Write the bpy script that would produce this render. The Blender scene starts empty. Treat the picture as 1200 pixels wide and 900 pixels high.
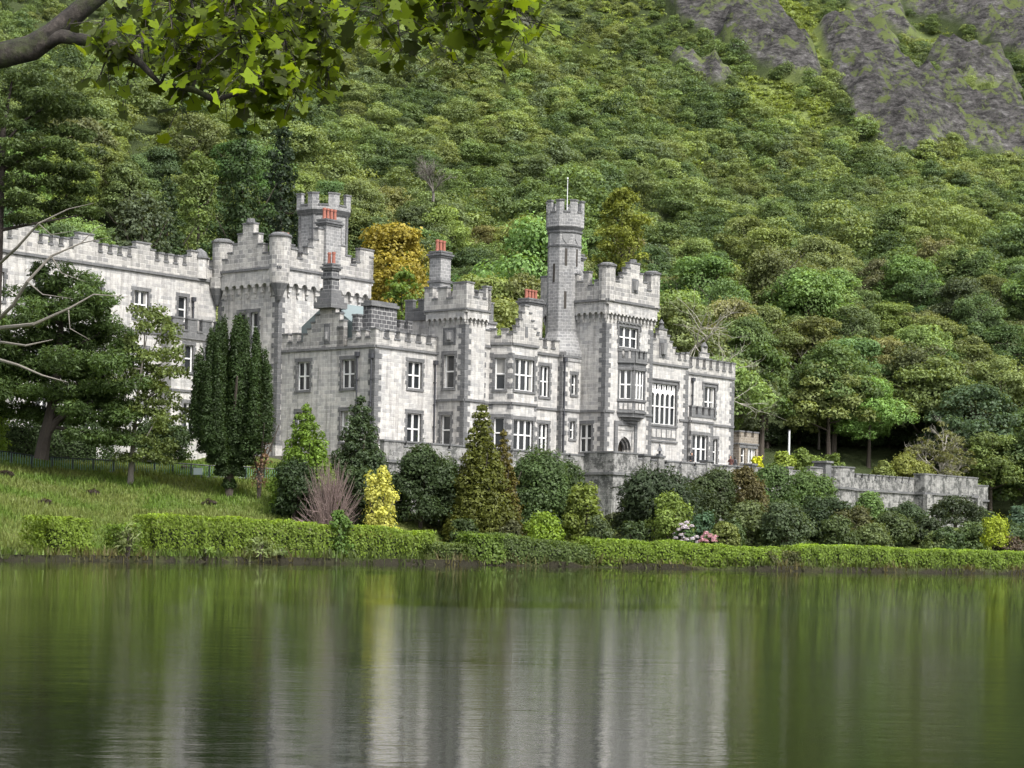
import bpy, math, random
import numpy as np
from mathutils import Vector, Matrix

# ------------------------------------------------------------------ camera, sky, sun, exposure
scn = bpy.context.scene
COL = scn.collection
F_PX, HOR, ROLL, EYE = 2450.0, 641.0, math.radians(1.2), 1.3      # photograph is 1200 x 900
cam = bpy.data.cameras.new('camera'); camo = bpy.data.objects.new('camera', cam); COL.objects.link(camo)
cam.sensor_width = 36.0; cam.lens = F_PX / 1200 * 36
cam.clip_start = 0.1; cam.clip_end = 5000
camo.location = (0, 0, EYE)
camo.rotation_euler = (Matrix.Rotation(math.radians(90), 3, 'X') @ Matrix.Rotation(ROLL, 3, 'Z')).to_euler()
cam.shift_y = (HOR - 450) / 1200
scn.camera = camo
SUN_EL, SUN_AZ = 52.0, 140.0     # azimuth clockwise from +Y
w = bpy.data.worlds.new("World"); scn.world = w; w.use_nodes = True
wn = w.node_tree; bg = wn.nodes['Background']
sky = wn.nodes.new('ShaderNodeTexSky'); sky.sky_type = 'NISHITA'; sky.sun_disc = False
sky.sun_elevation = math.radians(SUN_EL); sky.sun_rotation = math.radians(SUN_AZ)
sky.air_density = 1.0; sky.dust_density = 4.0; sky.ozone_density = 1.0
hs = wn.nodes.new('ShaderNodeHueSaturation'); hs.inputs['Saturation'].default_value = 0.28
wn.links.new(sky.outputs[0], hs.inputs['Color']); wn.links.new(hs.outputs[0], bg.inputs[0])
bg.inputs[1].default_value = 0.14
sl = bpy.data.lights.new('sun', 'SUN'); sl.energy = 2.0; sl.angle = math.radians(9); sl.color = (1, .965, .91)
so = bpy.data.objects.new('sun', sl); COL.objects.link(so); so.location = (60, -60, 120)
el, az = math.radians(SUN_EL), math.radians(SUN_AZ)
sdir = Vector((math.sin(az)*math.cos(el), math.cos(az)*math.cos(el), math.sin(el)))
so.rotation_euler = sdir.to_track_quat('Z', 'Y').to_euler()
scn.view_settings.view_transform = 'Standard'; scn.view_settings.look = 'None'
scn.view_settings.exposure = 1.2; scn.view_settings.gamma = 1
scn.cycles.max_bounces = 5; scn.cycles.diffuse_bounces = 2; scn.cycles.transmission_bounces = 3
scn.cycles.glossy_bounces = 2; scn.cycles.transparent_max_bounces = 4
scn.cycles.caustics_reflective = False; scn.cycles.caustics_refractive = False
scn.cycles.use_adaptive_sampling = True; scn.cycles.adaptive_threshold = 0.02

# ------------------------------------------------------------------ survey: photograph <-> place
CR, SR = math.cos(ROLL), math.sin(ROLL)
def ray(px, py):
    u = px-600; v = HOR-py
    return (u*CR - v*SR)/F_PX, (u*SR + v*CR)/F_PX
def at(px, d, py=600):
    return ray(px, py)[0]*d, d
def zof(px, py, d):
    return EYE + ray(px, py)[1]*d
def project(X, Y, Z):
    A = X/Y*F_PX; B = (Z-EYE)/Y*F_PX
    return 600 + A*CR + B*SR, HOR - (B*CR - A*SR)
UA = math.radians(40)
UX, UY = math.sin(UA), math.cos(UA)
OX, OY = ray(440, 406)[0]*165, 165.0
def loc(X, Y): return (X-OX)*UX + (Y-OY)*UY, -(X-OX)*UY + (Y-OY)*UX
def wld(lx, ly): return OX + lx*UX - ly*UY, OY + lx*UY + ly*UX
G = 8.4                                                          # level of the castle terrace

# ------------------------------------------------------------------ materials
def new_mat(name):
    m = bpy.data.materials.new(name); m.use_nodes = True
    n = m.node_tree.nodes; return m, n, m.node_tree.links, n['Principled BSDF']
def node(n, t, **kw):
    x = n.new(t)
    for k, v in kw.items():
        if hasattr(x, k): setattr(x, k, v)
        else: x.inputs[k.replace('_', ' ')].default_value = v
    return x
def mixc(n, l, a, b, fac, mode='MIX'):
    x = n.new('ShaderNodeMix'); x.data_type = 'RGBA'; x.blend_type = mode
    for s, v in ((6, a), (7, b), (0, fac)):
        if isinstance(v, (int, float)): x.inputs[s].default_value = v
        elif isinstance(v, tuple): x.inputs[s].default_value = (*v, 1) if len(v) == 3 else v
        else: l.new(v, x.inputs[s])
    return x.outputs[2]
def ramp(n, l, src, stops):
    r = n.new('ShaderNodeValToRGB')
    while len(r.color_ramp.elements) < len(stops): r.color_ramp.elements.new(.5)
    for e, (p, c) in zip(r.color_ramp.elements, stops):
        e.position = p; e.color = (*c, 1) if isinstance(c, tuple) else (c, c, c, 1)
    l.new(src, r.inputs[0]); return r.outputs[0]
def noise(n, l, vec, scale, detail=4, rough=.6, stretch=None):
    if stretch:
        mp = n.new('ShaderNodeMapping'); mp.inputs['Scale'].default_value = stretch
        l.new(vec, mp.inputs[0]); vec = mp.outputs[0]
    x = n.new('ShaderNodeTexNoise'); x.inputs['Scale'].default_value = scale
    x.inputs['Detail'].default_value = detail; x.inputs['Roughness'].default_value = rough
    l.new(vec, x.inputs['Vector']); return x.outputs['Fac']
def stone_mat(name, c1, c2, c3, bw=.75, rh=.36, mortar=.018, mcol=(.5, .5, .5), stain=.55, moss=0.0):
    """coursed ashlar: uv is in metres along the wall and up"""
    m, n, l, p = new_mat(name)
    uv = n.new('ShaderNodeUVMap').outputs[0]
    wob = n.new('ShaderNodeVectorMath'); wob.operation = 'ADD'
    nz = n.new('ShaderNodeTexNoise'); nz.inputs['Scale'].default_value = 1.7; l.new(uv, nz.inputs[0])
    sc = n.new('ShaderNodeVectorMath'); sc.operation = 'SCALE'; sc.inputs[3].default_value = .05
    l.new(nz.outputs['Color'], sc.inputs[0]); l.new(uv, wob.inputs[0]); l.new(sc.outputs[0], wob.inputs[1])
    def bricks(ca, cb, mc, bias):
        b = n.new('ShaderNodeTexBrick'); l.new(wob.outputs[0], b.inputs['Vector'])
        b.inputs['Scale'].default_value = 1; b.inputs['Brick Width'].default_value = bw
        b.inputs['Row Height'].default_value = rh; b.inputs['Mortar Size'].default_value = mortar
        b.inputs['Mortar Smooth'].default_value = .4; b.inputs['Bias'].default_value = bias
        for k, c in (('Color1', ca), ('Color2', cb), ('Mortar', mc)): b.inputs[k].default_value = (*c, 1)
        return b
    b = bricks(c1, c2, mcol, 0)
    geo = n.new('ShaderNodeTexCoord').outputs['Object']
    big = ramp(n, l, noise(n, l, geo, .45, 5, .65), [(.35, 0.0), (.68, 1.0)])
    fine = ramp(n, l, noise(n, l, geo, 3.5, 6, .75), [(.38, 0.0), (.7, 1.0)])
    bb = n.new('ShaderNodeMath'); bb.operation = 'MULTIPLY'; bb.inputs[1].default_value = .5; l.new(big, bb.inputs[0]); col = mixc(n, l, b.outputs['Color'], c3, bb.outputs[0])
    mm = n.new('ShaderNodeMath'); mm.operation = 'MULTIPLY'; mm.inputs[1].default_value = .5; l.new(fine, mm.inputs[0])
    col = mixc(n, l, col, tuple(x*.55 for x in c3), mm.outputs[0])
    # run-off streaks and weather crust: long in z, narrow across
    st = ramp(n, l, noise(n, l, uv, 1.0, 6, .7, (2.6, .22, 1)), [(.47, 0.0), (.74, 1.0)])
    s2 = n.new('ShaderNodeMath'); s2.operation = 'MULTIPLY'; s2.inputs[1].default_value = stain; l.new(st, s2.inputs[0])
    col = mixc(n, l, col, tuple(x*.33 for x in c3), s2.outputs[0])
    if moss:
        mo = ramp(n, l, noise(n, l, geo, 1.1, 6, .8), [(.47, 0.0), (.56, 1.0)])
        mo2 = n.new('ShaderNodeMath'); mo2.operation = 'MULTIPLY'; mo2.inputs[1].default_value = moss; l.new(mo, mo2.inputs[0])
        col = mixc(n, l, col, (.045, .047, .045), mo2.outputs[0])
    l.new(col, p.inputs['Base Color']); p.inputs['Roughness'].default_value = .88
    bp = n.new('ShaderNodeBump'); bp.inputs['Strength'].default_value = .55; bp.inputs['Distance'].default_value = .04
    ad = n.new('ShaderNodeMath'); ad.operation = 'SUBTRACT'; l.new(fine, ad.inputs[0]); l.new(b.outputs['Fac'], ad.inputs[1])
    l.new(ad.outputs[0], bp.inputs['Height']); l.new(bp.outputs[0], p.inputs['Normal'])
    return m
def plain_mat(name, col, rough=.6, var=.25, scale=6, metal=0, spec=.5):
    m, n, l, p = new_mat(name)
    g = n.new('ShaderNodeTexCoord').outputs['Object']
    f = noise(n, l, g, scale, 5, .65)
    c = mixc(n, l, tuple(x*(1-var) for x in col), tuple(min(1, x*(1+var)) for x in col), f)
    l.new(c, p.inputs['Base Color']); p.inputs['Roughness'].default_value = rough; p.inputs['Metallic'].default_value = metal
    p.inputs['Specular IOR Level'].default_value = spec
    return m
M = {}
M['lime'] = stone_mat('pale limestone ashlar', (.61, .59, .56), (.30, .304, .31), (.43, .415, .39), bw=.62, rh=.31, mcol=(.58, .575, .56), stain=.85)
M['para'] = stone_mat('mixed parapet blocks', (.52, .50, .465), (.19, .19, .195), (.34, .33, .31), bw=.55, rh=.36, mcol=(.58, .57, .54), mortar=.025, stain=.75)
M['grey'] = stone_mat('grey granite blocks', (.17, .173, .18), (.34, .337, .33), (.24, .24, .24), bw=.46, rh=.27, mcol=(.5, .495, .485), mortar=.024, stain=.35)
M['trim'] = stone_mat('dark dressed granite', (.10, .104, .11), (.165, .167, .17), (.13, .13, .13), bw=1.1, rh=.5, mcol=(.3, .3, .3), mortar=.015, stain=.5)
M['dark'] = stone_mat('sooty chimney stone', (.07, .07, .075), (.13, .13, .135), (.085, .085, .09), bw=.55, rh=.34, mcol=(.48, .48, .47), mortar=.03, stain=.3)
M['terr'] = stone_mat('mossy terrace stone', (.36, .355, .34), (.17, .17, .17), (.25, .245, .235), bw=.7, rh=.36, mcol=(.42, .42, .41), stain=.9, moss=.9)
M['brown'] = stone_mat('brown rubble stone', (.26, .22, .17), (.18, .155, .125), (.22, .19, .15), bw=.45, rh=.25, mcol=(.33, .31, .28), mortar=.03)
M['white'] = plain_mat('white painted timber', (.70, .70, .69), .45, .06)
M['lead'] = plain_mat('lead pipe', (.045, .047, .055), .5, .3)
M['cloth'] = plain_mat('pale curtain', (.27, .265, .25), .9, .15)
M['slate'] = plain_mat('slate roof', (.10, .105, .12), .5, .3, 4)
M['pot'] = plain_mat('terracotta pot', (.27, .095, .065), .7, .25, 5)
M['door'] = plain_mat('dark oak door', (.03, .024, .018), .6, .3)
M['shield'] = plain_mat('carved stone', (.20, .20, .20), .9, .5, 9)
m, n, l, p = new_mat('window glass'); M['glass'] = m
p.inputs['Base Color'].default_value = (.018, .021, .024, 1); p.inputs['Roughness'].default_value = .12
p.inputs['Specular IOR Level'].default_value = .6
m, n, l, p = new_mat('roof glazing'); M['glazing'] = m
p.inputs['Base Color'].default_value = (.16, .2, .2, 1); p.inputs['Roughness'].default_value = .25
M['bark'] = plain_mat('bark', (.055, .045, .035), .9, .5, 8)
M['pinebark'] = plain_mat('dark pine bark', (.03, .024, .02), .95, .6, 7)
m, n, l, p = new_mat('lichened bark'); M['mossbark'] = m; g = n.new('ShaderNodeTexCoord').outputs['Object']
f = noise(n, l, g, 9, 8, .75); c = ramp(n, l, f, [(.38, (.008, .007, .006)), (.52, (.03, .025, .021)), (.62, (.07, .058, .052)), (.74, (.16, .14, .125))])
c = mixc(n, l, c, (.035, .045, .012), ramp(n, l, noise(n, l, g, 4, 6, .7), [(.5, 0.0), (.6, .8)])); l.new(c, p.inputs['Base Color']); p.inputs['Roughness'].default_value = .95
bp = n.new('ShaderNodeBump'); bp.inputs['Strength'].default_value = 1; bp.inputs['Distance'].default_value = .03; l.new(f, bp.inputs['Height']); l.new(bp.outputs[0], p.inputs['Normal'])
M['paletwig'] = plain_mat('pale bare twigs', (.36, .34, .29), .9, .3, 5)
M['greytwig'] = plain_mat('grey bare twigs', (.17, .155, .135), .9, .3, 5)
M['browntwig'] = plain_mat('brown twigs', (.23, .17, .155), .9, .3, 5)
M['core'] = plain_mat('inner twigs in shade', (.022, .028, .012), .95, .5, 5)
M['fence'] = plain_mat('black railing', (.015, .02, .018), .5, .2)
M['mesh'] = plain_mat('green mesh panel', (.14, .27, .22), .6, .2)
M['sign'] = plain_mat('pale board', (.55, .66, .68), .5, .05)
M['pole'] = plain_mat('pale pole', (.6, .62, .62), .5, .1)

def leaf_mat(name, trans=.36, attr=False, rough=.55, spec=.25, col=None):
    m, n, l, p = new_mat(name)
    a = n.new('ShaderNodeAttribute'); a.attribute_name = 'tone'
    if attr:
        b = n.new('ShaderNodeAttribute'); b.attribute_name = 'tint'; base = b.outputs['Color']
    elif col is not None:
        r = n.new('ShaderNodeRGB'); r.outputs[0].default_value = (*col, 1); base = r.outputs[0]
    else: base = n.new('ShaderNodeObjectInfo').outputs['Color']
    t = n.new('ShaderNodeVectorMath'); t.operation = 'SCALE'; l.new(base, t.inputs[0]); l.new(a.outputs['Fac'], t.inputs[3])
    l.new(t.outputs[0], p.inputs['Base Color']); p.inputs['Roughness'].default_value = rough
    p.inputs['Specular IOR Level'].default_value = spec
    tr = n.new('ShaderNodeBsdfTranslucent')
    t2 = n.new('ShaderNodeVectorMath'); t2.operation = 'MULTIPLY'; t2.inputs[1].default_value = (1.35, 1.25, .6)
    l.new(t.outputs[0], t2.inputs[0]); l.new(t2.outputs[0], tr.inputs[0])
    mx = n.new('ShaderNodeMixShader'); mx.inputs[0].default_value = trans
    l.new(p.outputs[0], mx.inputs[1]); l.new(tr.outputs[0], mx.inputs[2])
    l.new(mx.outputs[0], n['Material Output'].inputs[0])
    return m
M['leaf'] = leaf_mat('leaves'); M['leaf_far'] = leaf_mat('leaves far', attr=True)
M['maple'] = leaf_mat('maple leaves', .62, rough=.4, spec=.25, col=(.20, .285, .018))

# ------------------------------------------------------------------ mesh building
def tag(o, label=None, cat=None, group=None, kind=None):
    for k, v in (('label', label), ('category', cat), ('group', group), ('kind', kind)):
        if v: o[k] = v
    return o
def empty(name, x=0, y=0, z=0, rz=0):
    o = bpy.data.objects.new(name, None); COL.objects.link(o); o.location = (x, y, z); o.rotation_euler = (0, 0, rz)
    o.empty_display_size = .5; return o
class MB:
    def __init__(s): s.v = []; s.f = []; s.m = []; s.cur = 0
    def face(s, pts, m=None):
        i = len(s.v); s.v += [tuple(p) for p in pts]; s.f.append(tuple(range(i, i+len(pts)))); s.m.append(s.cur if m is None else m)
    def hexa(s, b, t, m=None):
        """b, t: four bottom and four top points, counter-clockwise from above"""
        s.face(b[::-1], m); s.face(t, m)
        k = len(b)
        for i in range(k):
            j = (i+1) % k; s.face((b[i], b[j], t[j], t[i]), m)
    def box(s, x0, x1, y0, y1, z0, z1, m=None):
        q = ((x0, y0), (x1, y0), (x1, y1), (x0, y1))
        s.hexa([(*a, z0) for a in q], [(*a, z1) for a in q], m)
    def prism(s, poly, z0, z1, m=None): s.hexa([(*a, z0) for a in poly], [(*a, z1) for a in poly], m)
    def cone(s, cx, cy, r0, r1, z0, z1, n=12, m=None, ph=0.0):
        a = [ph + 2*math.pi*i/n for i in range(n)]
        s.hexa([(cx+r0*math.cos(t), cy+r0*math.sin(t), z0) for t in a], [(cx+r1*math.cos(t), cy+r1*math.sin(t), z1) for t in a], m)
    def build(s, name, mats, parent=None, smooth=False):
        me = bpy.data.meshes.new(name); me.from_pydata(s.v, [], s.f)
        if not isinstance(mats, (list, tuple)): mats = [mats]
        for x in mats: me.materials.append(x)
        if len(mats) > 1: me.polygons.foreach_set('material_index', s.m)
        uv = me.uv_layers.new(name='UVMap')
        V = np.array(s.v); out = np.zeros((len(me.loops), 2)); me.update()
        for pl in me.polygons:
            nx, ny, nz = pl.normal
            ids = list(pl.vertices)
            P = V[ids]
            if abs(nz) > .75: uvv = P[:, :2]
            else:
                h = math.hypot(nx, ny) or 1
                uvv = np.stack([P[:, 0]*(-ny/h) + P[:, 1]*(nx/h), P[:, 2]], 1)
            out[pl.loop_start:pl.loop_start+pl.loop_total] = uvv
        uv.data.foreach_set('uv', out.ravel())
        if smooth: me.polygons.foreach_set('use_smooth', [True]*len(me.polygons))
        o = bpy.data.objects.new(name, me); COL.objects.link(o)
        if parent: o.parent = parent
        return o
def quads_obj(name, V, T, mat, parent=None, tint=None, k=4):
    """V: (n,k,3) faces, T: (n,) tone"""
    nf = len(V); me = bpy.data.meshes.new(name)
    me.vertices.add(nf*k); me.loops.add(nf*k); me.polygons.add(nf)
    me.vertices.foreach_set('co', V.reshape(-1).astype(np.float32))
    me.loops.foreach_set('vertex_index', np.arange(nf*k, dtype=np.int32))
    me.polygons.foreach_set('loop_start', np.arange(0, nf*k, k, dtype=np.int32))
    me.polygons.foreach_set('loop_total', np.full(nf, k, dtype=np.int32))
    me.update(calc_edges=True)
    a = me.attributes.new('tone', 'FLOAT', 'FACE'); a.data.foreach_set('value', T.astype(np.float32))
    if tint is not None:
        b = me.attributes.new('tint', 'FLOAT_COLOR', 'FACE')
        b.data.foreach_set('color', np.concatenate([tint, np.ones((nf, 1))], 1).astype(np.float32).ravel())
    me.materials.append(mat)
    o = bpy.data.objects.new(name, me); COL.objects.link(o)
    if parent: o.parent = parent
    return o
def tube(mb, pts, rad, n=7, m=None):
    pts = [Vector(p) for p in pts]; rings = []
    for i, p in enumerate(pts):
        d = (pts[min(i+1, len(pts)-1)] - pts[max(i-1, 0)]).normalized()
        a = d.orthogonal().normalized() if i == 0 else (a - a.dot(d)*d).normalized()
        b = d.cross(a)
        rings.append([p + (a*math.cos(t)+b*math.sin(t))*rad[i] for t in [2*math.pi*k/n for k in range(n)]])
    base = len(mb.v)
    for r in rings: mb.v += [tuple(q) for q in r]
    for i in range(len(rings)-1):
        for k in range(n):
            j = (k+1) % n
            mb.f.append((base+i*n+k, base+i*n+j, base+(i+1)*n+j, base+(i+1)*n+k)); mb.m.append(mb.cur if m is None else m)
    mb.f.append(tuple(base+(len(rings)-1)*n+k for k in range(n))); mb.m.append(mb.cur if m is None else m)

# ------------------------------------------------------------------ leaves
def rhombi(P, N, size, rng, aspect=.62, along=None):
    """leaf faces at P facing N"""
    n = len(P)
    N = N/np.maximum(np.linalg.norm(N, axis=1, keepdims=True), 1e-6)
    R = rng.normal(size=(n, 3)) if along is None else along + rng.normal(size=(n, 3))*.25
    A = np.cross(N, R); A /= np.maximum(np.linalg.norm(A, axis=1, keepdims=True), 1e-6)
    B = np.cross(N, A)
    s = (size*rng.uniform(.6, 1.35, n))[:, None]*.5
    bend = N*s*.35
    return np.stack([P+B*s - bend, P+A*s*aspect, P-B*s - bend, P-A*s*aspect], 1)
def foliage(ells, dens, size, rng, jit=.34, lo=-.45, depth=.3, aspect=.75, spiky=0):
    """ells: (cx,cy,cz, rx,ry,rz, tone); leaves on and a little inside each lobe"""
    VV = []; TT = []
    for cx, cy, cz, rx, ry, rz, tn in ells:
        area = 4*math.pi*((rx*ry)**1.6/3+(rx*rz)**1.6/3+(ry*rz)**1.6/3)**(1/1.6)
        k = max(4, int(2.1*dens*area/size**2))
        D = rng.normal(size=(int(k*1.7)+4, 3)); D /= np.linalg.norm(D, axis=1, keepdims=True)
        D = D[D[:, 2] > lo][:k]
        lump = 1 + .16*np.sin(D[:, 0]*7+cx*3)*np.sin(D[:, 1]*6+cy*2) + .1*np.sin(D[:, 2]*9+cz)
        r = (1 - depth*rng.uniform(0, 1, len(D))**2 + (rng.uniform(size=len(D)) < .11)*rng.uniform(0, .34, len(D)))*lump
        P = np.array([cx, cy, cz]) + D*np.array([rx, ry, rz])*r[:, None]
        N = D/np.array([rx, ry, rz])*min(rx, ry, rz) + rng.normal(size=D.shape)*jit + np.array([0, 0, .25])
        VV.append(rhombi(P, N, size, rng, aspect, along=(D if spiky else None)))
        TT.append(tn*rng.uniform(.75, 1.25, len(D)))
    return np.concatenate(VV), np.concatenate(TT)
def dome(rng, R, Hc, z0, nl, lobe=.38, flat=.75, spread=1.0, tv=.22):
    """lobes of a broadleaf crown: R radius, Hc crown height, from z0"""
    e = []
    for i in range(nl):
        a = rng.uniform(0, 2*math.pi); t = rng.uniform(0, 1)**.7
        zz = t; rr = math.sqrt(max(0.03, 1 - (zz*1.13-.15)**2)) if zz > .1 else .8
        q = rng.uniform(.45, .85)*rr
        l = lobe*rng.uniform(.7, 1.25)
        e.append((R*q*math.cos(a)*spread, R*q*math.sin(a)*spread, z0+Hc*(.12+.76*zz), R*l, R*l, R*l*flat, 1+rng.uniform(-tv, tv)))
    e.append((0, 0, z0+Hc*.5, R*.62, R*.62, Hc*.36, .85))
    return e
def conifer_ells(rng, R, Ht, z0, tiers=11, per=9, droop=.25, topw=.06, pw=1.0, tv=.2, lobe=.33):
    e = []
    for i in range(tiers):
        t = i/(tiers-1); rr = R*((1-t**1.25)**pw*(1-topw)+topw)
        k = max(3, int(per*(.35+.65*(1-t))))
        for j in range(k):
            a = 2*math.pi*(j+rng.uniform(-.3, .3))/k + i*1.1; q = rng.uniform(.62, .92)
            s = max(.12*R, rr*lobe)*rng.uniform(.8, 1.25)
            e.append((rr*q*math.cos(a), rr*q*math.sin(a), z0+Ht*(.03+.93*t)-rr*droop*q*.3, s, s, s*1.0, 1+rng.uniform(-tv, tv)))
        e.append((0, 0, z0+Ht*(.03+.9*t), rr*.72, rr*.72, Ht/tiers*1.1, .8))
    return e
def limbs(rng, Ht, R, r0, nb=6, base=.35, lean=(0, 0)):
    mb = MB()
    top = (lean[0], lean[1], Ht*.8)
    def tr(t): return (lean[0]*t*t+.1*R*.2*math.sin(4*t), lean[1]*t*t, top[2]*t)
    ts = [0, .08, .25, .5, .75, 1]
    tube(mb, [tr(t) if t else (0, 0, -.4) for t in ts], [r0*1.35, r0*1.02, r0*.85, r0*.62, r0*.4, r0*.12], 8)
    for i in range(nb):
        t = base + (1-base)*(i+.5)/nb*.9; a = i*2.4+rng.uniform(0, .8); b = Vector(tr(t)); q = R*rng.uniform(.55, .8)
        e = b + Vector((math.cos(a)*q, math.sin(a)*q, Ht*rng.uniform(.06, .2)))
        mid = (b+e)/2 + Vector((0, 0, -.04*Ht))
        tube(mb, [b, mid, e], [r0*.45*(1.1-t*.5), r0*.28, r0*.07], 5)
    return mb
def twig_tree(rng, Ht, R, r0, depth=4, kids=4, spread=.55, start=(0, 0, 0), up=1.0, nseg=3, curl=.18):
    mb = MB()
    def grow(p, d, L, r, k):
        pts = [p]; rs = [r]; q = p
        for i in range(nseg):
            d = (d + Vector(rng.normal(size=3))*curl + Vector((0, 0, .04*up))).normalized()
            q = q + d*L/nseg; pts.append(q); rs.append(r*(1-.5*(i+1)/nseg))
        tube(mb, pts, rs, 5 if k < depth-1 else 4)
        if k < depth-1:
            for j in range(kids):
                t = rng.uniform(.35, 1); b = pts[0].lerp(pts[-1], t) if t < .9 else pts[-1]
                i0 = min(nseg-1, int(t*nseg)); b = pts[i0].lerp(pts[i0+1], t*nseg-i0)
                nd = (d + Vector(rng.normal(size=3))*spread).normalized(); nd.z = nd.z*.8+.15*up
                grow(b, nd.normalized(), L*rng.uniform(.55, .8), rs[i0]*.6, k+1)
    grow(Vector(start), Vector((0, 0, 1)), Ht*.42, r0, 0)
    return mb
# ------------------------------------------------------------------ terrain
_t = np.random.default_rng(5).uniform(0, 1, (256, 256))
def vnoise(x, y):
    xi = np.floor(x).astype(int); yi = np.floor(y).astype(int); fx = x-xi; fy = y-yi
    fx = fx*fx*(3-2*fx); fy = fy*fy*(3-2*fy)
    g = lambda a, b: _t[a & 255, b & 255]
    return (g(xi, yi)*(1-fx)+g(xi+1, yi)*fx)*(1-fy) + (g(xi, yi+1)*(1-fx)+g(xi+1, yi+1)*fx)*fy
def fbm(x, y, o=4):
    s = 0; a = .5
    for i in range(o): s = s + a*vnoise(x*2**i+17*i, y*2**i+5*i); a *= .5
    return s
SHORE = [(-500, -40), (-120, 66), (-50, 98), (-27.3, 111.5), (-22.1, 120.6), (-16, 131.2), (-8.9, 136.4), (0, 144), (6, 145.4),
         (18, 146.7), (28.5, 154.8), (40.2, 163.9), (75, 182), (160, 215), (700, 330)]
def sm(t): t = np.clip(t, 0, 1); return t*t*(3-2*t)
def shore_s(X, Y):
    best = np.full(X.shape, 1e9); sg = np.ones(X.shape)
    for (a, b), (c, d) in zip(SHORE[:-1], SHORE[1:]):
        ex, ey = c-a, d-b; t = np.clip(((X-a)*ex+(Y-b)*ey)/(ex*ex+ey*ey), 0, 1)
        dx, dy = X-a-t*ex, Y-b-t*ey; q = np.hypot(dx, dy); side = np.where(ex*(Y-b)-ey*(X-a) > 0, 1, -1)
        k = q < best; best = np.where(k, q, best); sg = np.where(k, side, sg)
    return best*sg
def ground(X, Y):
    X = np.asarray(X, float); Y = np.asarray(Y, float)
    s = shore_s(X, Y); lx = (X-OX)*UX + (Y-OY)*UY; ly = -(X-OX)*UY + (Y-OY)*UX
    zl = .35 + (6.75+.95*sm((X+34)/22))*(.25*sm((s-2)/8)+.75*sm((s-2.5)/32))
    zr = .35 + 3.6*sm((s-2)/26) + 4.3*sm((ly+4)/16)
    wl = sm((-lx-1.5)/5)
    z = zl*wl + zr*(1-wl)
    yb = 205 + .42*X
    t = np.maximum(0, Y-yb)
    hill = .30*t + .00030*t*t + sm(t/60)*(fbm(X*.012+3, Y*.012)*34-16) + sm(t/120)*(fbm(X*.035+Y*.02, Y*.03)*12-6)
    z = z + np.where(t > 0, np.maximum(hill, .12*t), 0)
    z = z + (fbm(X*.22, Y*.22)-.5)*.35*sm(s/4)
    return np.where(s > 0, z + .05*sm(s/.6), np.maximum(-1.6, .35+s*2.2)-.0)
def gz(x, y): return float(ground(np.array([x]), np.array([y]))[0])
ROCKS = [[(968, 35), (1010, 48), (1060, 92), (1120, 118), (1155, 138), (1200, 140), (1215, 205), (1170, 190), (1112, 178), (1088, 192), (1040, 188), (1008, 158), (980, 110)],
         [(1030, -5), (1215, -20), (1215, 78), (1150, 58), (1105, 38), (1060, 22)],
         [(750, -20), (890, 2), (912, 45), (950, 72), (962, 104), (922, 98), (870, 70), (810, 34)],
         [(778, 78), (815, 84), (852, 106), (838, 114), (795, 98)],
         [(940, -20), (1010, -20), (1080, 60), (1190, 100), (1215, 125), (1120, 92), (1040, 50)],
         [(1165, 150), (1215, 165), (1215, 205), (1180, 185)]]
FERN = [[(820, 0), (900, 20), (960, 72), (1005, 110), (1040, 118), (985, 62), (950, 20), (900, -20)],
        [(975, 28), (1060, 62), (1110, 92), (1200, 132), (1215, 118), (1140, 80), (1090, 48), (1010, 20)],
        [(1060, 0), (1120, 10), (1215, 60), (1215, 40), (1150, 5)],
        [(840, 95), (930, 100), (990, 160), (960, 170), (880, 130)]]
def inpoly(x, y, poly):
    r = np.zeros(x.shape, bool); n = len(poly)
    for i in range(n):
        a, b = poly[i]; c, d = poly[(i+1) % n]
        if b == d: continue
        r ^= ((b > y) != (d > y)) & (x < (c-a)*(y-b)/(d-b)+a)
    return r
def hillzone(X, Y, Z):
    """0 wood, 1 rock, 2 fern"""
    px, py = project(X, Y, Z)
    px = px + (fbm(X*.06, Y*.06)-.5)*50; py = py + (fbm(X*.07+9, Y*.07)-.5)*34
    z = np.zeros(X.shape)
    for q in FERN: z = np.where(inpoly(px, py, q) & (Y > 230), 2, z)
    for q in ROCKS: z = np.where(inpoly(px, py, q) & (Y > 230), 1, z)
    return z
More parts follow.
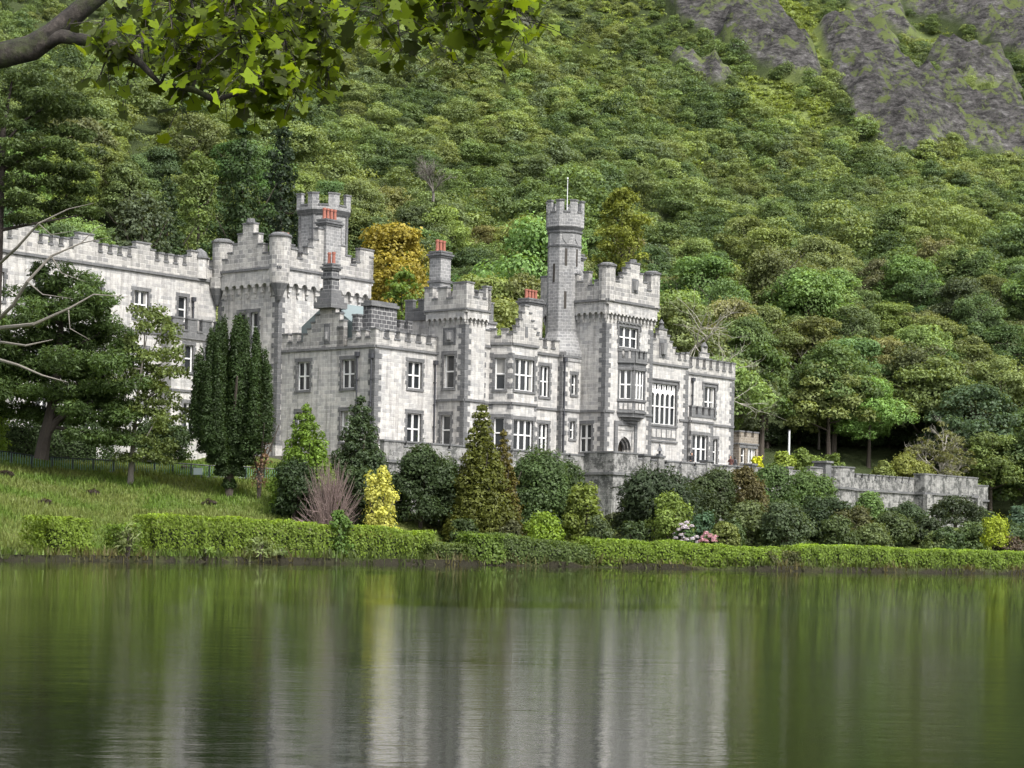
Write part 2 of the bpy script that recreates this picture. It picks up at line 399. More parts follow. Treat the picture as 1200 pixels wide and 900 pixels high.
def make_terrain():
    xs = np.concatenate([np.arange(-480, -90, 15), np.arange(-90, -50, 2.5), np.arange(-50, 60, 1.1), np.arange(60, 170, 2.2), np.arange(170, 520, 14)])
    ys = np.concatenate([np.arange(20, 100, 6), np.arange(100, 175, 1.0), np.arange(175, 640, 2.0), np.arange(640, 1200, 14)])
    X, Y = np.meshgrid(xs, ys); Z = ground(X, Y)
    zn = hillzone(X, Y, Z)
    rock = (zn == 1).astype(float); fern = (zn == 2).astype(float)
    def blur(A):
        for _ in range(2):
            B = A.copy(); B[1:-1, 1:-1] = (A[:-2, 1:-1]+A[2:, 1:-1]+A[1:-1, :-2]+A[1:-1, 2:]+2*A[1:-1, 1:-1])/6; A = B
        return A
    rock = blur(rock); fern = blur(fern)
    crag = np.abs(fbm(X*.06+Y*.035, Y*.13)-.5)*2; crag2 = np.abs(fbm(X*.22, Y*.3+X*.1)-.5)*2
    Z = Z + rock*((1-crag)*11-6 + (1-crag2)*7 + (fbm(X*.5, Y*.5)-.5)*6)
    ny, nx = X.shape
    me = bpy.data.meshes.new('ground'); nv = nx*ny
    me.vertices.add(nv); me.vertices.foreach_set('co', np.stack([X, Y, Z], -1).astype(np.float32).ravel())
    i = np.arange(ny-1)[:, None]*nx + np.arange(nx-1)[None]; q = np.stack([i, i+1, i+nx+1, i+nx], -1).reshape(-1, 4)
    me.loops.add(q.size); me.polygons.add(len(q)); me.loops.foreach_set('vertex_index', q.ravel().astype(np.int32))
    me.polygons.foreach_set('loop_start', np.arange(0, q.size, 4, dtype=np.int32)); me.polygons.foreach_set('loop_total', np.full(len(q), 4, dtype=np.int32))
    me.polygons.foreach_set('use_smooth', [True]*len(q)); me.update(calc_edges=True)
    for nm, A in (('rock', rock), ('fern', fern)):
        a = me.attributes.new(nm, 'FLOAT', 'POINT'); a.data.foreach_set('value', A.astype(np.float32).ravel())
    s = shore_s(X, Y); lawn = ((Y < 205+.42*X)).astype(float)
    a = me.attributes.new('lawn', 'FLOAT', 'POINT'); a.data.foreach_set('value', lawn.astype(np.float32).ravel())
    mud = sm((.9-s)/.6); a = me.attributes.new('mud', 'FLOAT', 'POINT'); a.data.foreach_set('value', mud.astype(np.float32).ravel())
    m, n, l, p = new_mat('grassy ground'); g = n.new('ShaderNodeTexCoord').outputs['Object']
    f1 = noise(n, l, g, .35, 6, .7); f2 = noise(n, l, g, 3.0, 6, .75)
    gr = mixc(n, l, (.075, .125, .02), (.14, .15, .045), ramp(n, l, f1, [(.38, 0.0), (.64, 1.0)]))
    gr = mixc(n, l, gr, (.02, .03, .01), ramp(n, l, f2, [(.5, 0.0), (.75, .8)]))
    wood = mixc(n, l, (.02, .028, .011), (.05, .068, .022), f2)
    def at_(nm):
        x = n.new('ShaderNodeAttribute'); x.attribute_name = nm; return x.outputs['Fac']
    c = mixc(n, l, wood, gr, at_('lawn'))
    fc = mixc(n, l, (.18, .22, .06), (.11, .14, .05), ramp(n, l, noise(n, l, g, .5, 6, .75), [(.35, 0.0), (.65, 1.0)]))
    c = mixc(n, l, c, fc, at_('fern'))
    c = mixc(n, l, c, (.022, .02, .012), at_('mud'))
    rn = noise(n, l, g, .33, 12, .85, (1, .45, 2.2)); rc = ramp(n, l, rn, [(.40, (.012, .012, .012)), (.47, (.05, .048, .047)), (.54, (.105, .10, .098)), (.61, (.18, .175, .172)), (.68, (.42, .42, .41))])
    veg = ramp(n, l, noise(n, l, g, .13, 9, .8), [(.52, 0.0), (.56, 1.0)])
    rc = mixc(n, l, rc, (.12, .15, .05), veg)
    c = mixc(n, l, c, rc, ramp(n, l, at_('rock'), [(.3, 0.0), (.6, 1.0)]))
    l.new(c, p.inputs['Base Color']); p.inputs['Roughness'].default_value = .95; p.inputs['Specular IOR Level'].default_value = .2
    bp = n.new('ShaderNodeBump'); bp.inputs['Strength'].default_value = .8; bp.inputs['Distance'].default_value = .6
    l.new(noise(n, l, g, .8, 9, .75), bp.inputs['Height'])
    b2 = n.new('ShaderNodeBump'); b2.inputs['Distance'].default_value = 1.6; l.new(at_('rock'), b2.inputs['Strength']); l.new(rn, b2.inputs['Height']); l.new(bp.outputs[0], b2.inputs['Normal']); l.new(b2.outputs[0], p.inputs['Normal'])
    me.materials.append(m)
    o = bpy.data.objects.new('ground', me); COL.objects.link(o); tag(o, kind='structure')
make_terrain()

# lake
mb = MB(); mb.face([(-700, -500, 0), (900, -500, 0), (900, 330, 0), (-700, 330, 0)])
m, n, l, p = new_mat('lake water')
p.inputs['Base Color'].default_value = (.006, .009, .003, 1); p.inputs['Roughness'].default_value = .015; p.inputs['IOR'].default_value = 1.33
g = n.new('ShaderNodeTexCoord').outputs['Object']
def wave(scale, st, dist, prev=None, strength=1.0, det=3, rg=.55):
    f = noise(n, l, g, scale, det, rg, st); b = n.new('ShaderNodeBump'); b.inputs['Distance'].default_value = dist
    b.inputs['Strength'].default_value = strength; l.new(f, b.inputs['Height'])
    if prev is not None: l.new(prev, b.inputs['Normal'])
    return b.outputs[0]
b1 = wave(1.5, (.45, 1, 1), .0062); b2 = wave(6.5, (.5, 1, 1), .0058, b1, det=5, rg=.62)
wp = ramp(n, l, noise(n, l, g, .045, 3, .6, (.5, 1, 1)), [(.38, .3), (.62, 1.0)]); l.new(wp, b2.node.inputs['Strength'])
b3 = wave(.07, (1, .6, 1), .05, b2, det=2)
l.new(b3, p.inputs['Normal'])
tag(mb.build('lake_water', m), kind='structure')

# near bank, where the photographer and the maple stand
def near_bank():
    xs = np.arange(-60, 61, 1.0); ys = np.arange(-60, 46, 1.0); X, Y = np.meshgrid(xs, ys)
    edge = np.where(X < -7.5, 30 + 3*np.sin(X*.3) , 3.0 + 27*sm((-5.2-X)/2.6)) + (fbm(X*.3, Y*.3)-.5)*.6
    s = edge - Y; Z = np.where(s > 0, .12+.35*sm(s/3)+(fbm(X*.5, Y*.5)-.5)*.2*sm(s/2), np.maximum(-1.4, .12+s*.6))
    mb = MB(); nx = len(xs)
    mb.v = [tuple(q) for q in np.stack([X, Y, Z], -1).reshape(-1, 3)]
    for j in range(len(ys)-1):
        for i in range(nx-1):
            a = j*nx+i; mb.f.append((a, a+1, a+nx+1, a+nx)); mb.m.append(0)
    m, n, l, p = new_mat('near bank grass'); g = n.new('ShaderNodeTexCoord').outputs['Object']
    l.new(mixc(n, l, (.05, .08, .015), (.10, .09, .04), noise(n, l, g, 1.5, 6, .7)), p.inputs['Base Color']); p.inputs['Roughness'].default_value = .95
    tag(mb.build('near_bank', m, smooth=True), kind='structure')
near_bank()

# ------------------------------------------------------------------ castle
castle = empty('castle', OX, OY, 0, math.radians(90)-UA)
tag(castle, 'grey and cream stone castle with battlements, stepped gables and towers above the lake', 'castle')
class Face:
    """a wall seen from outside, p0 at its left, p1 at its right, local castle plan"""
    def __init__(s, p0, p1, z0, z1):
        s.p0, s.p1, s.z0, s.z1 = p0, p1, z0, z1
        s.L = math.hypot(p1[0]-p0[0], p1[1]-p0[1]); s.d = ((p1[0]-p0[0])/s.L, (p1[1]-p0[1])/s.L)
        s.n = (s.d[1], -s.d[0]); s.op = []
    def P(s, t, z, o=0): return (s.p0[0]+s.d[0]*t+s.n[0]*o, s.p0[1]+s.d[1]*t+s.n[1]*o, z)
    def s_of_x(s, x): return (x-s.p0[0])/s.d[0]
    def s_of_y(s, y): return (y-s.p0[1])/s.d[1]
    def wall(s, mb, m=None, depth=.32):
        ss = sorted({0, s.L, *[q for o in s.op for q in o[:2]]}); zz = sorted({s.z0, s.z1, *[q for o in s.op for q in o[2:]]})
        for a, b in zip(ss[:-1], ss[1:]):
            for c, d in zip(zz[:-1], zz[1:]):
                if any(o[0] < (a+b)/2 < o[1] and o[2] < (c+d)/2 < o[3] for o in s.op): continue
                mb.face([s.P(a, c), s.P(b, c), s.P(b, d), s.P(a, d)], m)
        for a, b, c, d in s.op:
            D = -depth
            mb.face([s.P(a, c), s.P(a, c, D), s.P(b, c, D), s.P(b, c)][::-1], m); mb.face([s.P(a, d), s.P(b, d), s.P(b, d, D), s.P(a, d, D)][::-1], m)
            mb.face([s.P(a, c), s.P(a, d), s.P(a, d, D), s.P(a, c, D)][::-1], m); mb.face([s.P(b, c), s.P(b, c, D), s.P(b, d, D), s.P(b, d)][::-1], m)
def fbox(mb, F, a, b, z0, z1, o0, o1, m=None):
    mb.hexa([F.P(a, z0, o1), F.P(b, z0, o1), F.P(b, z0, o0), F.P(a, z0, o0)], [F.P(a, z1, o1), F.P(b, z1, o1), F.P(b, z1, o0), F.P(a, z1, o0)], m)
def string(mb, F, z, h=.2, o=.12, ext=0.0, m=None): fbox(mb, F, -ext, F.L+ext, z-h/2, z+h/2, -.05, o, m)
def parapet(mb, F, prof, z0, th=.45, ov=0.0, cap=True, base=0, capm=1):
    """prof: (s0,s1,ztop) runs of wall top; caps get the second material"""
    for a, b, z in prof:
        fbox(mb, F, a, b, z0, z, ov-th, ov, base)
        if cap and z > z0+.3: fbox(mb, F, a-.05, b+.05, z, z+.13, ov-th-.05, ov+.06, capm)
def crenels(L, zb, zt, mw, gap, start=None, end=None, first=True):
    """alternating merlons and gaps over a length"""
    out = []; n = max(1, round((L+gap)/(mw+gap))); sc = L/(n*mw+(n-1)*gap); s = 0
    for i in range(n):
        out.append((s, s+mw*sc, zt)); s += mw*sc
        if i < n-1: out.append((s, s+gap*sc, zb)); s += gap*sc
    return out
def quoin(mb, x, y, z0, z1, ax, ay, h=.42, long=.72, short=.42, o=.025, m=None):
    """dressed corner stones; ax, ay: directions of the two walls away from the corner"""
    z = z0; i = 0
    while z < z1-.1:
        zt = min(z+h-.02, z1)
        a, b = (long, short) if i % 2 else (short, long)
        xs = sorted((x-ax*o, x+ax*a)); ys = sorted((y-ay*o, y+ay*b))
        mb.box(xs[0], xs[1], ys[0], ys[1], z, zt, m); z += h; i += 1
CR_ = random.Random(8)
def window(F, a, b, za, zb, cols=2, rows=2, hood=False, sill=True, quo=True, arch=False, parent=None, stone='trim'):
    par = parent or castle; F.op.append((a, b, za, zb)); D = -.22
    fr = MB(); t = .07
    fbox(fr, F, a, a+t, za, zb, D-.05, D+.05); fbox(fr, F, b-t, b, za, zb, D-.05, D+.05)
    fbox(fr, F, a+t, b-t, za, za+t, D-.05, D+.05); fbox(fr, F, a+t, b-t, zb-t, zb, D-.05, D+.05)
    for i in range(1, cols):
        c = a+(b-a)*i/cols; fbox(fr, F, c-.058, c+.058, za+t, zb-t, D-.04, D+.08)
    for i in range(cols):
        x0, x1 = a+(b-a)*i/cols, a+(b-a)*(i+1)/cols
        for j in range(1, rows):
            z = za+(zb-za)*j/rows; fbox(fr, F, x0+.086, x1-.086, z-.055, z+.055, D-.03, D+.06)
        fbox(fr, F, x0+.06, x0+.105, za+t, zb-t, D-.02, D+.03); fbox(fr, F, x1-.105, x1-.06, za+t, zb-t, D-.02, D+.03)
    w_ = fr.build('window', M['white'] if stone != 'bare' else M['trim'], par)
    g_ = MB(); g_.face([F.P(a, za, D-.03), F.P(b, za, D-.03), F.P(b, zb, D-.03), F.P(a, zb, D-.03)]); g_.build('pane', M['glass'], w_)
    if CR_.random() < .4:
        cu = MB(); q = (b-a)*CR_.uniform(.1, .24); zl = za+(zb-za)*CR_.choice((0, 0, .45))
        for u0, u1 in ((a+.02, a+q), (b-q, b-.02)): cu = MB(); cu.face([F.P(u0, za, D-.024), F.P(u1, za, D-.024), F.P(u1, zb, D-.024), F.P(u0, zb, D-.024)]); cu.build('curtain', M['cloth'], w_)
        if zl > za: cu = MB(); cu.face([F.P(a+q, zl, D-.024), F.P(b-q, zl, D-.024), F.P(b-q, zb, D-.024), F.P(a+q, zb, D-.024)]); cu.build('blind', M['cloth'], w_)
    s_ = MB()
    if quo:
        z = za-.1; i = 0
        while z < zb:
            e = .34 if i % 2 else .2; zt = min(z+.36, zb)
            fbox(s_, F, a-e, a, z, zt-.015, -.2, .022); fbox(s_, F, b, b+e, z, zt-.015, -.2, .022); z += .36; i += 1
    fbox(s_, F, a-.3, b+.3, zb, zb+.3, -.2, .03)
    if hood: fbox(s_, F, a-.4, b+.4, zb+.3, zb+.42, -.1, .12); fbox(s_, F, a-.4, a-.26, zb-.25, zb+.3, -.1, .1); fbox(s_, F, b+.26, b+.4, zb-.25, zb+.3, -.1, .1)
    if sill: fbox(s_, F, a-.22, b+.22, za-.2, za, -.25, .09)
    s_.build('window_surround', M['trim' if stone == 'bare' else stone], w_)
    return w_
def arches(mb, F, z0, z1, n, ov, m=None, a0=0.0, a1=None, bw=.36):
    """corbels joined by little round arches that carry an overhang"""
    a1 = F.L if a1 is None else a1; w_ = (a1-a0)/n; zs = z0+(z1-z0)*.42
    for i in range(n+1):
        c = a0+w_*i
        for (q, za, zb, wd) in ((.35, z0, z0+(zs-z0)*.45, .6), (.7, z0+(zs-z0)*.45, zs, .8), (1, zs, z1, 1)):
            fbox(mb, F, c-w_*bw/2*wd, c+w_*bw/2*wd, za, zb-.004, -.05, ov*q-.01, m)
    for i in range(n):
        c = a0+w_*(i+.5); r = w_*(1-bw)/2
        pts = [(c-r*math.cos(math.pi*k/6), zs+min(r, (z1-zs)*.8)*math.sin(math.pi*k/6)) for k in range(7)]
        for (x, z), (x2, z2) in zip(pts[:-1], pts[1:]):
            mb.face([F.P(x, z, ov), F.P(x2, z2, ov), F.P(x2, z1, ov), F.P(x, z1, ov)], m)
            mb.face([F.P(x, z, ov), F.P(x, z, 0), F.P(x2, z2, 0), F.P(x2, z2, ov)], m)
def pots(parent, cx, cy, z, n, sp=.5, r=.15, h=.85, along='x'):
    for i in range(n):
        mb = MB(); q = (i-(n-1)/2)*sp; x, y = (cx+q, cy) if along == 'x' else (cx, cy+q)
        mb.cone(x, y, r*1.15, r, z, z+.1, 12); mb.cone(x, y, r, r*.86, z+.1, z+h*.82, 12); mb.cone(x, y, r*1.12, r*1.05, z+h*.82, z+h, 12)
        mb.cone(x, y, r*.6, r*.6, z+h-.02, z+h+.004, 10, 1)
        mb.build('chimney_pot', [M['pot'], M['core']], parent)
def chimney(x0, x1, y0, y1, z0, z1, npots, mat='grey', sp=.5, base=None, along='x', ph=.95, mid=None):
    mb = MB(); mb.box(x0, x1, y0, y1, z0, z1, 0)
    c = ((x0+x1)/2, (y0+y1)/2)
    for z, e, h in ((z1-.42, .1, .16), (z1-.26, .2, .16), (z1-.02, .08, .14)): mb.box(x0-e, x1+e, y0-e, y1+e, z, z+h, 1)
    if mid: mb.box(x0-.12, x1+.12, y0-.12, y1+.12, mid, mid+.2, 1)
    if base:
        for k, (zz, e) in enumerate(base): mb.box(x0-e, x1+e, y0-e, y1+e, zz, zz+.5-.004*k, 1)
    o = mb.build('chimney', [M[mat], M['trim']], castle); pots(o, *c, z1+.12, npots, sp, along=along, h=ph); return o
def pipe(F, s, z0, z1):
    mb = MB(); c = F.P(s, 0, .14); mb.cone(c[0], c[1], .065, .065, z0, z1, 8); fbox(mb, F, s-.17, s+.17, z1, z1+.35, .01, .3)
    z = z0+.5
    while z < z1: fbox(mb, F, s-.1, s+.1, z, z+.07, .0, .22); z += 1.8
    mb.build('downpipe', M['lead'], castle)
def roof(poly, z, mat='slate'):
    mb = MB(); mb.face([(*q, z) for q in poly]); return mb
B2 = [M['lime'], M['trim']]; B3 = [M['para'], M['trim']]

# ---- far left wing
W_Y = 18.23
F = Face((-42, W_Y), (-.5, W_Y), 6.3, 23.1)
for x in (-38, -33, -28.5, -22.8, -18.2, -13.4, -8.6): window(F, F.s_of_x(x)-.75, F.s_of_x(x)+.75, 19.3, 21.5, 2, 2)
window(F, F.s_of_x(-4.62), F.s_of_x(-3.72), 19.4, 21.5, 1, 2)
for x in (-38, -33, -28.5, -22.8, -18.2, -13.4, -8.6): window(F, F.s_of_x(x)-.75, F.s_of_x(x)+.75, 14.2, 16.8, 2, 2); window(F, F.s_of_x(x)-.75, F.s_of_x(x)+.75, 9.4, 12.2, 2, 2)
mb = MB(); F.wall(mb, 0); E_ = Face((-42, 27), (-42, W_Y), 6.3, 23.1); E_.wall(mb, 0)
mb.face([(-42, W_Y, 23), (-.5, W_Y, 23), (-.5, 27, 23), (-42, 27, 23)], 0)
mb.face([(-.5, 27, 6.3), (-42, 27, 6.3), (-42, 27, 23), (-.5, 27, 23)], 0)
wall_w = mb.build('wall', B2, castle)
mb = MB(); string(mb, F, 23.1, .22, .16, m=1); string(mb, F, 18.2, .2, .12, m=1)
prof = []; s = 0; k = 0
while s < F.L-.5:
    for wd, z in ((.55, 24.75), (.45, 24.1), (.55, 24.75), (.45, 24.1), (.55, 24.75), (.4, 24.1), (.5, 24.9), (1.5, 25.35), (.5, 24.9), (.4, 24.1)):
        if s+wd > F.L: break
        prof.append((s, s+wd, z)); s += wd
    else: continue
    break
parapet(mb, F, prof, 23.2, .5, .1); mb.build('parapet', B3, castle)
mb = MB(); px_ = F.P(F.s_of_x(-2.2), 0, -.2); mb.cone(px_[0], px_[1], .62, .62, 23.2, 24.9, 10); mb.cone(px_[0], px_[1], .75, .75, 24.9, 25.05, 10, 1)
mb.cone(px_[0], px_[1], .7, .52, 25.05, 25.45, 10, 1); mb.cone(px_[0], px_[1], .52, .1, 25.45, 25.75, 10, 1); mb.build('pinnacle', B2, castle)
pipe(F, F.s_of_x(-3.1), 18.4, 21.2)
# low battlemented projection against the wing
FP = Face((-6.3, 17.0), (-.5, 17.0), 6.3, 18.0); FQ = Face((-6.3, W_Y), (-6.3, 17.0), 6.3, 18.0)
window(FP, 1.4, 2.3, 15.2, 17.4, 1, 2); window(FP, 3.6, 4.5, 15.2, 17.4, 1, 2); window(FP, 1.4, 2.6, 10, 12.6, 2, 2); window(FP, 3.6, 4.8, 10, 12.6, 2, 2)
mb = MB(); FP.wall(mb, 0); FQ.wall(mb, 0); mb.face([(-6.3, 17, 17.9), (-.5, 17, 17.9), (-.5, W_Y, 17.9), (-6.3, W_Y, 17.9)], 0)
for q in (FP, FQ): string(mb, q, 18.0, .25, .16, m=1); string(mb, q, 13.6, .2, .1, m=1)
mb.build('wall', B2, castle)
mb = MB(); parapet(mb, FP, crenels(FP.L, 18.5, 19.5, .95, .5), 18.12, .4, .1, base=1); parapet(mb, FQ, [(0, .75, 19.5)], 18.12, .4, .1, base=1); mb.build('parapet', B3, castle)

# ---- great left tower
x0, x1, y0, y1 = -.5, 9.8, 10.6, 17.9; ZC = 23.5
FL = Face((x0, y1), (x0, y0), 6.3, ZC); FR = Face((x0, y0), (x1, y0), 6.3, ZC)
window(FL, FL.s_of_y(15.35), FL.s_of_y(14.55), 17.9, 20.3, 1, 2); window(FL, FL.s_of_y(13.9), FL.s_of_y(13.05), 17.9, 20.3, 1, 2)
window(FL, FL.s_of_y(15.2), FL.s_of_y(13.4), 12.6, 15.2, 2, 2); window(FL, FL.s_of_y(15.2), FL.s_of_y(13.4), 9.2, 11.2, 2, 2)
mb = MB(); FL.wall(mb, 0); FR.wall(mb, 0)
mb.face([(x1, y0, 6.3), (x1, y1, 6.3), (x1, y1, ZC), (x1, y0, ZC)], 0); mb.face([(x1, y1, 6.3), (x0, y1, 6.3), (x0, y1, ZC), (x1, y1, ZC)], 0)
mb.face([(x0, y0, ZC), (x1, y0, ZC), (x1, y1, ZC), (x0, y1, ZC)], 0)
quoin(mb, x0, y0, 8, 21.6, 1, 1, m=1); quoin(mb, x0, y1, 8, 21.6, 1, -1, m=1)
mb.box(x0-.25, x0+2.2, y0-.25, y0+.1, 6.3, 9.2, 0)
mb.build('wall', B2, castle)
mb = MB(); OV = .38
arches(mb, FL, 21.5, 23.45, 8, OV, 0); arches(mb, FR, 21.5, 23.45, 10, OV, 0)
mb.build('corbel_table', [M['lime'], M['trim']], castle)
mb = MB(); GL = Face((x0-OV, y1+OV), (x0-OV, y0-OV), 0, 1); GR = Face((x0-OV, y0-OV), (x1+OV, y0-OV), 0, 1); GB = Face((x1+OV, y0-OV), (x1+OV, y1+OV), 0, 1); GK = Face((x1+OV, y1+OV), (x0-OV, y1+OV), 0, 1)
for q in (GL, GR, GB, GK): fbox(mb, q, 0 if q in (GL, GB) else .5, q.L if q in (GL, GB) else q.L-.5, 23.45, 23.75, -.5, .0, 0)
for q in (GL, GR): string(mb, q, 23.8, .2, .14, m=1)
mb.build('cornice', B2, castle)
mb = MB()
parapet(mb, GL, [(0, 1.2, 26.3), (1.2, 1.8, 24.8), (1.8, 2.4, 25.3), (2.4, 3.0, 26.0), (3.0, 3.6, 26.8), (3.6, 4.9, 27.6), (4.9, 5.5, 26.7), (5.5, 6.1, 25.8), (6.1, 6.8, 25.0), (6.8, GL.L, 26.3)], 23.9, .55)
parapet(mb, GR, [(.56, 1.3, 26.3), (1.3, 2.0, 25.4), (2.0, 2.6, 24.7), (2.6, 3.2, 25.2), (3.2, 3.8, 25.8), (3.8, 4.4, 26.5), (4.4, 7.0, 27.5), (7.0, 7.6, 26.4), (7.6, 8.3, 25.6), (8.3, 8.9, 24.9), (8.9, 9.4, 25.2), (9.4, GR.L, 26.4)], 23.9, .55)
parapet(mb, GB, crenels(GB.L-1.2, 24.8, 25.8, 1.1, .8), 23.9, .5); parapet(mb, GK, crenels(GK.L-1.2, 24.8, 25.8, 1.1, .8), 23.9, .5)
for (cx, cy) in ((x0-OV+.55, y1+OV-.55), (x0-OV+.6, y0-OV+.6)):
    mb.cone(cx, cy, .86, .86, 23.4, 26.35, 12, 0); mb.cone(cx, cy, .98, .98, 26.35, 26.5, 12, 1); mb.cone(cx, cy, .9, .6, 26.5, 26.7, 12, 1)
for (cx, cy) in ((x0-OV+.3, y1+OV-.3), (x0-OV+.3, y0-OV+.3)):
    mb.cone(cx, cy, .16, .75, 21.1, 22.5, 12, 1); mb.cone(cx, cy, .75, .82, 22.5, 23.4, 12, 0)
cc = GL.P(4.25, 27.7, -.27); mb.cone(cc[0], cc[1], .4, .32, 27.73, 28.1, 8, 1)
mb.build('parapet', B3, castle)
chimney(4.15, 5.9, 9.95, 11.0, 24.2, 28.3, 4, 'grey', .42)
chimney(2.2, 3.6, 13.2, 14.0, 23.5, 26.3, 2, 'grey', .55)
# octagonal stair turret on its roof
cx, cy = 8.1, 14.3; ph = math.pi/8
mb = MB(); mb.cone(cx, cy, 2.15, 2.15, 23.4, 29.3, 8, 0, ph)
for i in range(8):
    t = ph+i*math.pi/4; q = (cx+2.15*math.cos(t), cy+2.15*math.sin(t)); mb.cone(*q, .16, .16, 23.5, 29.3, 5, 1)
mb.cone(cx, cy, 2.2, 2.5, 29.3, 29.75, 8, 1, ph)
mb.build('stair_turret', [M['grey'], M['trim']], castle)
def crown8(cx, cy, R, z0, zb, zt, ph, mats, name='turret_parapet', n=8, frac=.5, th=.3):
    mb = MB()
    for i in range(n):
        a, b = ph+2*math.pi*i/n, ph+2*math.pi*(i+1)/n
        p = (cx+R*math.cos(b), cy+R*math.sin(b)); q = (cx+R*math.cos(a), cy+R*math.sin(a)); f = Face(q, p, 0, 1)
        g_ = (1-frac)/2
        parapet(mb, f, [(0.0, f.L*g_, zt-.02), (f.L*g_, f.L*(1-g_), zb), (f.L*(1-g_), f.L, zt-.02)], z0, th)
    return mb.build(name, mats, castle)
crown8(cx, cy, 2.5, 29.75, 30.1, 31.1, ph, [M['grey'], M['trim']], frac=.42)
for k in (4, 5, 6):
    a, b = ph+k*math.pi/4, ph+(k+1)*math.pi/4; f = Face((cx+2.16*math.cos(a), cy+2.16*math.sin(a)), (cx+2.16*math.cos(b), cy+2.16*math.sin(b)), 0, 1)
    mb = MB(); fbox(mb, f, f.L/2-.2, f.L/2+.2, 26.9, 28.3, -.02, .02); fbox(mb, f, f.L/2-.12, f.L/2+.12, 28.3, 28.55, -.02, .02); mb.build('slit_window', M['door'], castle)

# ---- front west block
FL = Face((0, 10.6), (0, 0), 6.3, 16.9); FR = Face((0, 0), (7.3, 0), 6.3, 16.9)
for c in (8.05, 2.95): window(FL, FL.s_of_y(c)-.72, FL.s_of_y(c)+.72, 13.7, 16.0, 2, 2)
for c in (8.05, 2.95): window(FL, FL.s_of_y(c)-.72, FL.s_of_y(c)+.72, 9.4, 11.9, 2, 2)
window(FR, 3.85, 5.45, 13.9, 16.05, 2, 2); window(FR, 3.85, 5.5, 9.4, 11.9, 2, 2)
mb = MB(); FL.wall(mb, 0); FR.wall(mb, 0); quoin(mb, 0, 0, 8, 16.7, 1, 1, m=1)
mb.face([(0, 0, 16.9), (10, 0, 16.9), (10, 10.6, 16.9), (0, 10.6, 16.9)], 0)
for q in (FL, FR): string(mb, q, 16.95, .2, .14, m=1)
mb.build('wall', B2, castle)
mb = MB()
st = [(0, .7, 18.3), (.7, 1.2, 17.6), (1.2, 1.8, 18.3), (1.8, 2.4, 17.6), (2.4, 2.9, 18.2)]
up = [(2.9, 3.35, 18.6), (3.35, 3.8, 19.1), (3.8, 4.3, 19.7), (4.3, 6.1, 20.3), (6.1, 6.6, 19.7), (6.6, 7.05, 19.1), (7.05, 6.3, 18.6)]
en = [(7.5, 8.0, 17.6), (8.0, 8.5, 18.2), (8.5, 9.0, 17.6), (9.0, 9.5, 18.2), (9.5, 10.0, 17.6), (10.0, 10.6, 18.3)]
parapet(mb, FL, st+up+en, 17.05, .42)
fbox(mb, FL, 4.85, 5.55, 17.35, 19.0, -.02, .05, 1); fbox(mb, FL, 4.95, 5.45, 17.5, 18.8, .04, .07, 1)
parapet(mb, FR, [(.43, .9, 18.2)]+[(a+.9, b+.9, z) for a, b, z in [(0, .65, 17.6)]+[(a+.65, b+.65, z) for a, b, z in crenels(5.6, 17.6, 18.25, .62, .62)]], 17.05, .42)
mb.build('parapet', B3, castle)
mb = MB(); fbox(mb, FL, 4.98, 5.42, 17.55, 18.7, .06, .09); mb.cone(*FL.P(5.2, 0, .14)[:2], .12, .16, 17.7, 18.3, 8); mb.build('carved_niche', M['shield'], castle)
c = FL.P(5.2, 0, -.3)
chimney(c[0]-.42, c[0]+.42, c[1]-.5, c[1]+.5, 20.2, 23.7, 2, 'dark', .5, base=[(20.2, .5), (20.69, .32), (21.18, .16)], along='y', mid=22.6)
pipe(FL, 10.3, 8.4, 16.0); pipe(FL, 1.0+8.3, 8.4, 16.0) if False else None
pipe(FL, 8.75, 8.4, 16.2); pipe(FR, 6.95, 8.6, 16.0)
# dark masonry and chimney behind the block
mb = MB(); mb.box(.6, 7.2, 2.6, 3.2, 16.9, 19.0, 0)
for i in range(7): mb.box(.6+i*.98, 1.15+i*.98, 2.6, 3.2, 19.0, 19.55, 0); mb.box(.55+i*.98, 1.2+i*.98, 2.55, 3.25, 19.55, 19.68, 1)
mb.build('roof_wall', [M['dark'], M['trim']], castle)
mb = MB(); mb.box(1.2, 4.2, 1.7, 2.58, 16.9, 20.35, 0); mb.box(1.05, 4.35, 1.55, 2.73, 20.35, 20.6, 1); mb.box(1.2, 4.2, 1.7, 2.58, 20.6, 20.8, 1); mb.build('chimney', [M['dark'], M['trim']], castle)
mb = MB(); mb.face([(.8, 3.3, 19.0), (7.0, 3.3, 19.0), (7.0, 6.2, 20.9), (.8, 6.2, 20.9)]); mb.face([(7.0, 9.2, 19.0), (.8, 9.2, 19.0), (.8, 6.2, 20.9), (7.0, 6.2, 20.9)])
mb.face([(.8, 3.3, 16.9), (.8, 3.3, 19), (.8, 6.2, 20.9), (.8, 9.2, 19), (.8, 9.2, 16.9)]); mb.build('glazed_roof', M['glazing'], castle)

